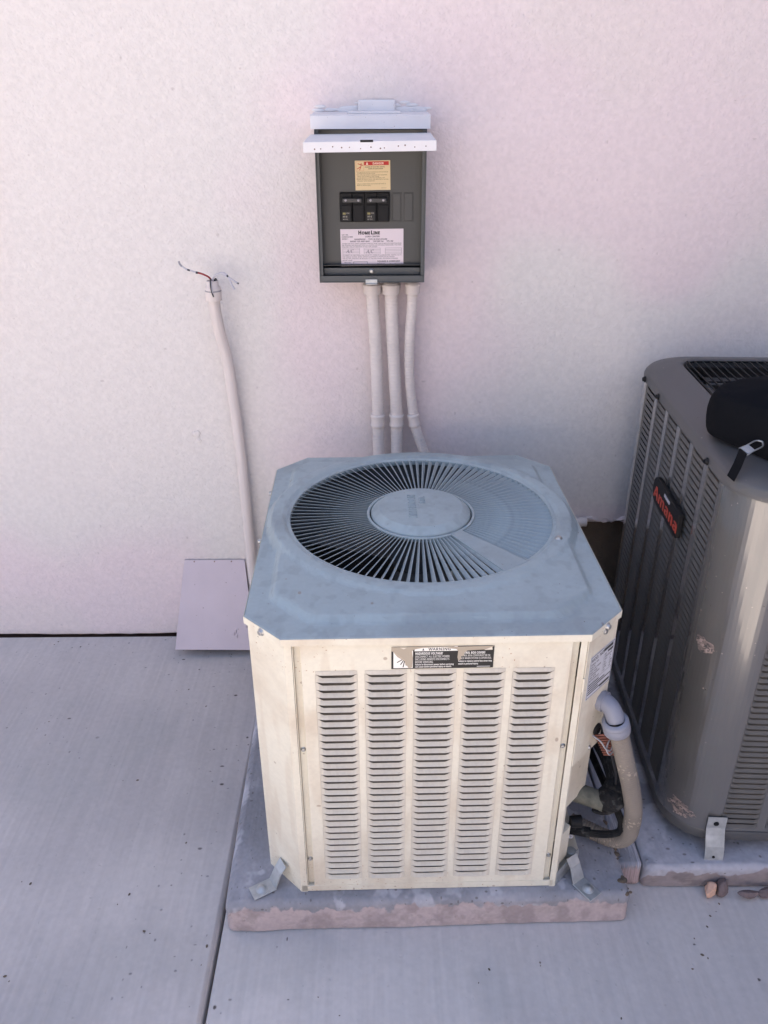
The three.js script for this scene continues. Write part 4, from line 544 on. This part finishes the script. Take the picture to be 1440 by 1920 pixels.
// ------------------------------------------------------------------ dark grey air conditioner
{
  const B = thing('air_conditioner', 'dark taupe grey air conditioner with rounded corners, louvred sides and a black badge', 'air conditioner', [1.0275, 0, 0.495], -0.055);
  const H = 0.40, HW = 0.395, R = 0.10, yb = 0.115, yt = 0.884;
  const arc = (cx, cz, r, a0, a1, n = 14) => Array.from({ length: n + 1 }, (_, i) => { const a = lerp(a0, a1, i / n); return [cx + r * Math.cos(a), cz + r * Math.sin(a)]; });
  const rr = (hx, hz, r, n = 10) => { const s = new THREE.Shape(); [...arc(hx - r, hz - r, r, 0, Math.PI / 2, n), ...arc(-hx + r, hz - r, r, Math.PI / 2, Math.PI, n), ...arc(-hx + r + 0.04, -hz + r + 0.04, r + 0.04, Math.PI, Math.PI * 1.5, n), ...arc(hx - r, -hz + r, r, Math.PI * 1.5, Math.PI * 2, n)].forEach(([x, z], i) => (i ? s.lineTo(x, -z) : s.moveTo(x, -z))); s.closePath(); return s; };
  const prism = (s, y0, y1, bev = 0.002) => { const g = new THREE.ExtrudeGeometry(s, { depth: y1 - y0 - 2 * bev, bevelEnabled: bev > 0, bevelSize: bev, bevelThickness: bev, bevelOffset: -bev, bevelSegments: 2 }); g.rotateX(-Math.PI / 2); g.translate(0, y0 + bev, 0); return uvBox(toCreasedNormals(g, 0.6)); };
  obj('base_pan', [prism(rr(H + 0.002, HW + 0.002, R), 0.088, 0.114, 0.004), prism(rr(H - 0.05, HW - 0.05, R), 0.0605, 0.0878, 0.002)], M.taupeLid, B);
  const p = 0.0142;
  // left side: louvred sheet
  const cols = [0, 1, 2, 3, 4, 5].map((k) => 0.2555 - k * 0.094), cw = 0.073, rows = 52, y1 = 0.8755, y0 = y1 - rows * p;
  const ls = obj('side_panel', plate(-0.256, 0.312, yb, yt, cols.map((x) => [x - cw / 2, x + cw / 2, y0, y1]), 0.0014), M.taupe, B, [-H, 0, 0], [0, -Math.PI / 2, 0]);
  const lg = louvre(cw, p, 0.0010, 0.0022, 0.006, 0.0082), far = [];
  cols.forEach((x, k) => { for (let r = 0; r < rows; r++) { const y = y1 - (r + 0.5) * p; if (k < 5) obj('louvre', lg, M.taupeSlat, ls, [x, y, 0]); else { const g = lg.clone(); g.translate(x, y, 0); far.push(g); } } });
  // front: two of its louvre columns, the rest of the face
  const fc = [-0.258, -0.164, -0.07, 0.024, 0.118, 0.212], fr = 39, fy1 = 0.6795, fcw = 0.076;
  const fp = obj('front_panel', plate(-0.3, 0.3, yb, yt, fc.map((x) => [x - fcw / 2, x + fcw / 2, fy1 - fr * p, fy1]), 0.0014), M.taupe, B, [0, 0, HW]);
  const fg = louvre(fcw, p, 0.0014, 0.0024, 0.007, 0.0078), ff = [];
  fc.forEach((x, k) => { for (let r = 0; r < fr; r++) { const y = fy1 - (r + 0.5) * p; if (k === 0) obj('louvre', fg, M.taupeSlat, fp, [x, y, 0]); else { const g = fg.clone(); g.translate(x, y, 0); ff.push(g); } } });
  obj('louvre_bank', far, M.taupeSlat, ls).userData.kind = 'stuff'; obj('louvre_bank', ff, M.taupeSlat, fp).userData.kind = 'stuff';
  obj('corner_panel', sheet([...arc(-H + R, HW - R, R + 0.0014, Math.PI / 2, Math.PI, 20), [-H - 0.0014, HW - R - 0.004]].reverse(), -0.0014, yb - 0.002, yt), M.taupe, B);
  obj('corner_panel', sheet(arc(-H + 0.14, -HW + 0.14, 0.14, Math.PI, Math.PI * 1.5, 16), -0.0014, yb, yt), M.taupe, B);
  obj('side_panel', [span(-0.26, 0.40, yb, yt, -HW, -HW + 0.0015, 0), span(H - 0.0015, H, yb, yt, -0.39, 0.39, 0)], M.taupe, B);
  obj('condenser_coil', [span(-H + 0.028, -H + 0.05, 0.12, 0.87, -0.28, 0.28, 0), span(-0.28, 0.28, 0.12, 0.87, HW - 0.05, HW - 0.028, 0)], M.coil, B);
  // moulded top with its rounded opening
  const rear = 0.04, outer = (ins, y, r) => { const P = []; const hx = H + 0.006 - ins, hz = HW + 0.006 - ins, q = Math.max(0.012, r), Q = q + rear * clamp((r - 0.04) / 0.06); const c = [[hx - q, hz - q, 0, q], [-hx + q, hz - q, 1, q], [-hx + Q, -hz + Q, 2, Q], [hx - Q, -hz + Q, 3, Q]]; for (const [x, z, k, g] of c) for (const [a, b] of arc(x, z, g, k * Math.PI / 2, (k + 1) * Math.PI / 2, 14)) P.push([a, y, b]); return P; };
  const prof = [[0.004, 0.881, 0.1], [0, 0.882, 0.106], [0, 0.893, 0.106], [0.002, 0.899, 0.104], [0.007, 0.9045, 0.10], [0.03, 0.911, 0.09], [0.06, 0.9185, 0.07], [0.078, 0.9215, 0.055], [0.084, 0.921, 0.05], [0.088, 0.918, 0.046], [0.089, 0.902, 0.045]];
  { const pos = [], idx = [], K = prof.length; let N = 0; const ringsP = prof.map(([i, y, r]) => outer(i, y, r)); N = ringsP[0].length; for (let n = 0; n < N; n++) for (let k = 0; k < K; k++) pos.push(...ringsP[k][n]); for (let n = 0; n < N; n++) for (let k = 0; k < K - 1; k++) { const a = n * K + k, b = ((n + 1) % N) * K + k; idx.push(a, b, a + 1, b, b + 1, a + 1); }
    let g = new THREE.BufferGeometry(); g.setAttribute('position', new THREE.Float32BufferAttribute(pos, 3)); g.setIndex(idx); obj('lid', uvBox(toCreasedNormals(g.toNonIndexed(), 0.8)), M.taupeLid, B); }
  const gr = obj('grille_frame', tube(outer(0.094, 0.9175, 0.042).map(([x, y, z]) => [x, y, z]), 0.0028, 160, 8, true), M.black, B);
  const wg = tube([[0, 0.9195, -0.301], [0, 0.9195, 0.301]], 0.0021, 2, 8);
  for (let k = 0; k < 34; k++) { const x = -0.30 + k * 0.0182; if (x > 0.305) break; obj('grille_wire', wg, M.black, gr, [x, 0, 0]); }
  for (const z of [-0.16, 0.02, 0.2]) obj('grille_wire', tube([[-0.308, 0.9150, z], [0.308, 0.9150, z]], 0.0021, 2, 8), M.black, gr);
  obj('fan_shroud', [uvBox(lathe([[0.235, 0.86], [0.25, 0.905], [0.262, 0.908], [0.30, 0.885]], 56).toNonIndexed()), span(-0.312, -0.255, 0.878, 0.881, -0.30, 0.30, 0.001), span(-0.312, 0.31, 0.878, 0.881, -0.30, -0.245, 0.001)], M.taupeLid, B);
  obj('fan_motor', uvBox(lathe([[0, 0.89], [0.07, 0.89], [0.078, 0.88], [0.078, 0.78], [0, 0.78]], 28).toNonIndexed()), M.dark, B);
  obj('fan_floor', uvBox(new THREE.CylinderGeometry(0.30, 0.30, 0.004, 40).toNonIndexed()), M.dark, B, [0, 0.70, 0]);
  for (const z of [0.17 + 0.06, -0.13, -0.255]) obj('screw', [screwGeo(0.0075, 0.006), uvBox(new THREE.CylinderGeometry(0.0045, 0.0045, 0.012, 6).rotateX(Math.PI / 2).toNonIndexed())], M.black, B, [-H - 0.0068, 0.889, z], [0, -Math.PI / 2, 0]);
  // badge
  { const w = 0.196, h = 0.058, s = new THREE.Shape(); s.moveTo(-w / 2 + 0.028, -h / 2); s.lineTo(w / 2 - 0.006, -h / 2); s.quadraticCurveTo(w / 2, -h / 2, w / 2, -h / 2 + 0.006); s.lineTo(w / 2, h / 2 - 0.006); s.quadraticCurveTo(w / 2, h / 2, w / 2 - 0.006, h / 2); s.lineTo(-w / 2 + 0.028, h / 2); s.quadraticCurveTo(-w / 2, h / 2, -w / 2, 0); s.quadraticCurveTo(-w / 2, -h / 2, -w / 2 + 0.028, -h / 2);
    const g = new THREE.ExtrudeGeometry(s, { depth: 0.007, bevelEnabled: true, bevelSize: 0.002, bevelThickness: 0.002, bevelOffset: -0.002, bevelSegments: 3 }); const b = obj('badge', uvBox(g), M.black, B, [-H - 0.0065, 0.7135, 0.062], [0, -Math.PI / 2, 0]);
    const T = (t, size, x, y, m, sx, name, italic) => { const q = new TextGeometry(t, { font, size, depth: 0.0012, curveSegments: 4 }); if (italic) { const pp = q.attributes.position; for (let i = 0; i < pp.count; i++) pp.setX(i, pp.getX(i) + pp.getY(i) * 0.2); } q.scale(sx, 1, 1); q.computeBoundingBox(); q.translate(x, y, 0.0088); obj(name, uvBox(q), m, b); };
    T('Amana', 0.0265, -0.084, -0.0165, std({ color: rgb(0.42, 0.05, 0.028), roughness: 0.45 }), 1.50, 'lettering'); T('BRAND', 0.007, -0.010, 0.0150, M.wireWhite, 1.3, 'small_lettering'); }
  // worn paint on the corner panel: thin scuffed patches
  const patch = (ang, y, wx, wy, seed) => { const n = 70, m = 60, pos = [], idx = [], ok = []; for (let i = 0; i <= n; i++) for (let j = 0; j <= m; j++) { const u = i / n * 2 - 1, v = j / m * 2 - 1, a = ang + u * wx / R, r = R + 0.0014 + 0.0005; pos.push(-H + R + Math.cos(a) * r, y + v * wy, HW - R + Math.sin(a) * r); ok.push(Math.hypot(u, v) + 1.1 * (fbm(i / n, j / m, 5, 4, seed) - 0.5) < 0.78 && fbm(i / n, j / m, 22, 2, seed + 3) > 0.3); }
    for (let i = 0; i < n; i++) for (let j = 0; j < m; j++) { const a = i * (m + 1) + j, b = a + m + 1; if (ok[a] && ok[b] && ok[a + 1] && ok[b + 1]) idx.push(a, b, a + 1, b, b + 1, a + 1); }
    const g = new THREE.BufferGeometry(); g.setAttribute('position', new THREE.Float32BufferAttribute(pos, 3)); g.setIndex(idx); g.computeVertexNormals(); return uvBox(g); };
  obj('scuff', [patch(2.63, 0.555, 0.030, 0.020, 411), patch(2.36, 0.145, 0.037, 0.026, 421)], std({ map: tex(256, 0.06, (u, v) => mix3([0.46, 0.41, 0.39], [0.66, 0.585, 0.555], smooth(0.3, 0.7, fbm(u, v, 8, 4, 91)))), roughness: 0.85 }), B);
  // galvanised hold-down strap
  { const S = [[0.158, 0.3985], [0.128, 0.3995], [0.112, 0.405], [0.090, 0.416], [0.068, 0.422], [0.052, 0.424], [0.030, 0.4315]]; const w = 0.0195, P = [];
    const st = (k, x, o) => [x, S[k][0] + o * 0.2, S[k][1] + o]; for (let k = 0; k < S.length - 1; k++) for (const o of [0, 0.0018]) { const a = st(k, -w, o), b = st(k, w, o), c = st(k + 1, w, o), d = st(k + 1, -w, o); P.push(...a, ...b, ...c, ...a, ...c, ...d); if (o) for (const s of [-1, 1]) { const e = st(k, s * w, 0), f = st(k, s * w, 0.0018), g2 = st(k + 1, s * w, 0.0018), h2 = st(k + 1, s * w, 0); P.push(...e, ...f, ...g2, ...e, ...g2, ...h2); } }
    const g = new THREE.BufferGeometry(); g.setAttribute('position', new THREE.Float32BufferAttribute(P, 3)); g.computeVertexNormals(); const m = obj('strap', uvBox(g), M.galv, B, [-0.306, 0, 0]);
    const hole = (y, z, r) => obj('strap_hole', uvBox(new THREE.CylinderGeometry(r, r, 0.002, 18).rotateX(Math.PI / 2).toNonIndexed()), M.black, m, [-0.001, y, z]); hole(0.1405, 0.4012, 0.0055); hole(0.068, 0.4240, 0.003); }
}
{ // black bag lying on the dark unit
  const bag = thing('bag', 'black fabric tool bag lying on top of the dark grey air conditioner', 'bag', [0.828, 0.9225, 0.672], 0.45);
  const body = (w, h, d, r) => { const g = new RoundedBoxGeometry(w, h, d, 8, r), p = g.attributes.position; for (let i = 0; i < p.count; i++) { const x = p.getX(i) / w * 2, y = p.getY(i) / h * 2, z = p.getZ(i) / d * 2; const bul = 1 + 0.10 * (1 - x * x) * (1 - z * z) * (y > 0 ? 1 : 0.1); p.setY(i, p.getY(i) * bul * (0.92 + 0.16 * fbm(x * 0.3 + 0.5, z * 0.3 + 0.5, 5, 2, 77))); p.setX(i, p.getX(i) * (1 - 0.10 * y * y)); p.setZ(i, p.getZ(i) * (1 - 0.08 * y * y)); } g.computeVertexNormals(); return uvBox(g); };
  const bm = new THREE.BoxGeometry(0.36, 0.085, 0.30, 36, 12, 30); { const p = bm.attributes.position; for (let i = 0; i < p.count; i++) { const hx = 0.18, hy = 0.0425, hz = 0.15, rx = 0.062, x = p.getX(i), y = p.getY(i), z = p.getZ(i);
      const qx = clamp(x, -hx + rx, hx - rx), qz = clamp(z, -hz + rx, hz - rx); let dx = x - qx, dz = z - qz; const l = Math.max(Math.abs(dx), Math.abs(dz)), L = Math.hypot(dx, dz); if (L > 1e-6) { dx *= l / L; dz *= l / L; }
      const yy = y / hy, k = Math.sqrt(Math.max(0, 1 - Math.pow(Math.abs(yy), 4) * 0.35)), kk = y > 0 ? Math.sqrt(Math.max(0, 1 - Math.pow(yy, 3) * 0.62)) : k, nx = (qx + dx) * lerp(0.87, 1, kk), nz = (qz + dz) * lerp(0.86, 1, kk);
      const dome = y > 0 ? 0.016 * (1 - (x / hx) ** 2) * (1 - (z / hz) ** 2) : 0; p.setXYZ(i, nx, y + 0.0425 + dome + 0.012 * (fbm(x * 2 + 0.5, z * 2 + 0.5, 4, 3, 87) - 0.5) * (yy > 0 ? 1 : 0.2), nz + 0.009 * (fbm(x * 3 + 0.5, y * 5 + 0.5, 4, 3, 97) - 0.5)); } }
  obj('body', uvBox(toCreasedNormals(mergeVertices(bm).toNonIndexed(), 1.2)), M.bag, bag);
  const loop = (ins, y, r) => { const P = []; const hx = 0.176 - ins, hz = 0.146 - ins, q = 0.058 - ins * 0.5; for (const [sx, sz, a0] of [[1, 1, 0], [-1, 1, 1], [-1, -1, 2], [1, -1, 3]]) for (let i = 0; i <= 6; i++) { const a = (a0 + i / 6) * Math.PI / 2; P.push([sx * (hx - q) + q * Math.cos(a), y, sz * (hz - q) + q * Math.sin(a)]); } return tube(P, r, 140, 8, true); };
  obj('seam', [loop(0.012, 0.064, 0.0024), loop(0.004, 0.012, 0.0022)].map(uvBox), M.bagEdge, bag);
  const f = obj('flap', uvBox(new RoundedBoxGeometry(0.19, 0.012, 0.16, 5, 0.005)), M.bag, bag, [0.05, 0.096, -0.005]);
  obj('seam', tube([[-0.095, 0.003, 0.05], [-0.095, 0.003, -0.05], [-0.07, 0.003, -0.079], [0.07, 0.003, -0.079], [0.095, 0.003, -0.05], [0.095, 0.003, 0.05], [0.07, 0.003, 0.079], [-0.07, 0.003, 0.079]], 0.0018, 90, 8, true), M.bagEdge, f);
}
{ // buckle and pull tab at the near end of the bag
  const t = thing('zip_pull', 'bright metal zip pull with a black tab on the near end of the bag', 'zip pull');
  const A = V(0.668, 0.952, 0.765), Bq = V(0.630, 0.942, 0.784), d = Bq.clone().sub(A).normalize(), n = V(0, 0.92, 0.39).normalize(), s = d.clone().cross(n).normalize();
  const at = (u, v, o = 0) => { const q = A.clone().addScaledVector(d, u).addScaledVector(s, v).addScaledVector(n, o); return [q.x, q.y, q.z]; };
  obj('ring', [tube([at(0, -0.006), at(0.004, -0.008), at(0.026, -0.008), at(0.042, -0.0095)], 0.0014, 24, 8), tube([at(0, 0.006), at(0.004, 0.008), at(0.026, 0.008), at(0.042, 0.0095)], 0.0014, 24, 8), tube([at(0, -0.006), at(-0.004, 0), at(0, 0.006)], 0.0017, 16, 8)].map(uvBox), M.steel, t);
  const m = new THREE.Matrix4().makeBasis(d, n, s), pl = bx(0.017, 0.0022, 0.016, 0.030, 0, 0, 0.0008); pl.applyMatrix4(m); pl.translate(A.x, A.y, A.z); obj('slider', pl, M.steel, t);
  const rib = [at(0.042, 0), [0.620, 0.922, 0.797], [0.606, 0.905, 0.812]]; const P = []; const w2 = s.clone().multiplyScalar(0.0085); for (let k = 0; k < 2; k++) for (const o of [0, 0.0022]) { const a = V(...rib[k]).addScaledVector(n, o), b = V(...rib[k + 1]).addScaledVector(n, o); const q = [a.clone().add(w2), a.clone().sub(w2), b.clone().sub(w2), b.clone().add(w2)]; for (const i of [0, 1, 2, 0, 2, 3]) P.push(q[i].x, q[i].y, q[i].z); }
  const g = new THREE.BufferGeometry(); g.setAttribute('position', new THREE.Float32BufferAttribute(P, 3)); g.computeVertexNormals(); obj('tab', uvBox(g), M.bagEdge, t);
}
// ------------------------------------------------------------------ loose stones and grit
function stone(label, pos, r, sc, seed, mat, turn) { const g = new THREE.IcosahedronGeometry(r, 3), p = g.attributes.position; for (let i = 0; i < p.count; i++) { const v = V(p.getX(i), p.getY(i), p.getZ(i)); let k = 1; for (let f = 0; f < 7; f++) { const d = V(hash(f, 1, seed) - 0.5, hash(f, 2, seed) - 0.5, hash(f, 3, seed) - 0.5).normalize(), e = v.clone().normalize().dot(d) * 1; if (e > 0.55) k = Math.min(k, 0.62 / e); } p.setXYZ(i, v.x * k * sc[0], v.y * k * sc[1], v.z * k * sc[2]); } const s = obj('stone', uvBox(toCreasedNormals(g, 0.35)), mat, null, pos, [0, turn, 0]); return tag(s, label, 'stone', 'loose stones along the pad'); }
const pale = std({ map: tex(256, 0.05, (u, v) => mix3([0.78, 0.62, 0.53], [0.86, 0.70, 0.60], fbm(u, v, 8, 3, 3))), roughness: 0.9 }), brown = std({ map: tex(256, 0.05, (u, v) => mix3([0.40, 0.34, 0.33], [0.52, 0.46, 0.45], fbm(u, v, 8, 3, 5))), roughness: 0.9 });
stone('pale peach stone chip on the paving in front of the brown pad', [0.688, 0.013, 0.939], 0.019, [0.95, 1.0, 0.8], 3, pale, 0.3);
stone('grey brown stone leaning on the pad beside the pale chip', [0.712, 0.02, 0.936], 0.024, [0.8, 1.05, 0.6], 9, brown, 0.9);
stone('reddish brown broken stone at the foot of the metal strap', [0.765, 0.012, 0.947], 0.015, [1.7, 0.7, 0.7], 15, brown, 0.05);
stone('small dark stone with a white face at the right end of the pad', [0.805, 0.009, 0.941], 0.015, [1.3, 0.8, 0.8], 21, brown, 0.4);
stone('tiny white stone chip on the dark stone by the pad', [0.812, 0.014, 0.950], 0.008, [0.8, 1.2, 0.7], 27, M.whitePaint, 0.2);
{ const bits = []; for (let k = 0; k < 90; k++) { const q = new THREE.IcosahedronGeometry(0.0022 + 0.006 * rnd() ** 2, 1), t = rnd(); q.scale(1.2, 0.7, 1); const z = lerp(0.66, 0.99, t); q.translate(0.490 + 0.018 * (rnd() - 0.5) - (t < 0.8 ? 0.012 * (1 - t) : 0), 0.066 + 0.006 * rnd(), z); bits.push(uvBox(q)); }
  const d = obj('rubble', bits, M.foundation); d.userData.kind = 'stuff'; d.userData.label = 'brown crumbled rubble in the gap between the two pads'; d.userData.category = 'rubble'; }

{ const bits = []; const P = [[-1.0, 0.75], [-0.9, 0.42], [-0.62, 0.62], [-0.75, 0.9], [-0.55, 0.95], [-0.42, 0.80], [-0.48, 1.02], [-0.70, 1.1], [0.2, 1.12], [0.63, 1.05], [0.62, 1.10], [0.30, 1.09], [0.70, 0.96], [0.66, 1.0], [-0.1, 1.17], [-0.36, 1.07], [0.45, 1.2], [-0.85, 1.05], [-0.43, 0.3], [-0.5, 0.33], [-0.56, 0.29], [-0.46, 0.12], [-0.52, 0.1], [-0.6, 0.08], [-0.9, 0.06], [-1.0, 0.05]]; for (const [x, z] of P) for (let k = 0; k < 2; k++) { const q = new THREE.IcosahedronGeometry(0.0010 + 0.0016 * rnd() ** 2, 0); q.scale(1.6, 0.5, 1); q.rotateY(rnd() * 6); q.translate(x + 0.05 * (rnd() - 0.5), x < -0.33 ? 0.001 : -0.002, z + 0.05 * (rnd() - 0.5)); bits.push(uvBox(q)); }
  const d = obj('grit', bits, M.foundation); d.userData.kind = 'stuff'; d.userData.label = 'tiny dark crumbs of grit scattered over the concrete paving'; d.userData.category = 'grit'; }

const renderer = new THREE.WebGLRenderer({ antialias: true });
renderer.toneMapping = THREE.LinearToneMapping; renderer.toneMappingExposure = EXPOSURE; renderer.shadowMap.enabled = true;
renderer.render(scene, camera);
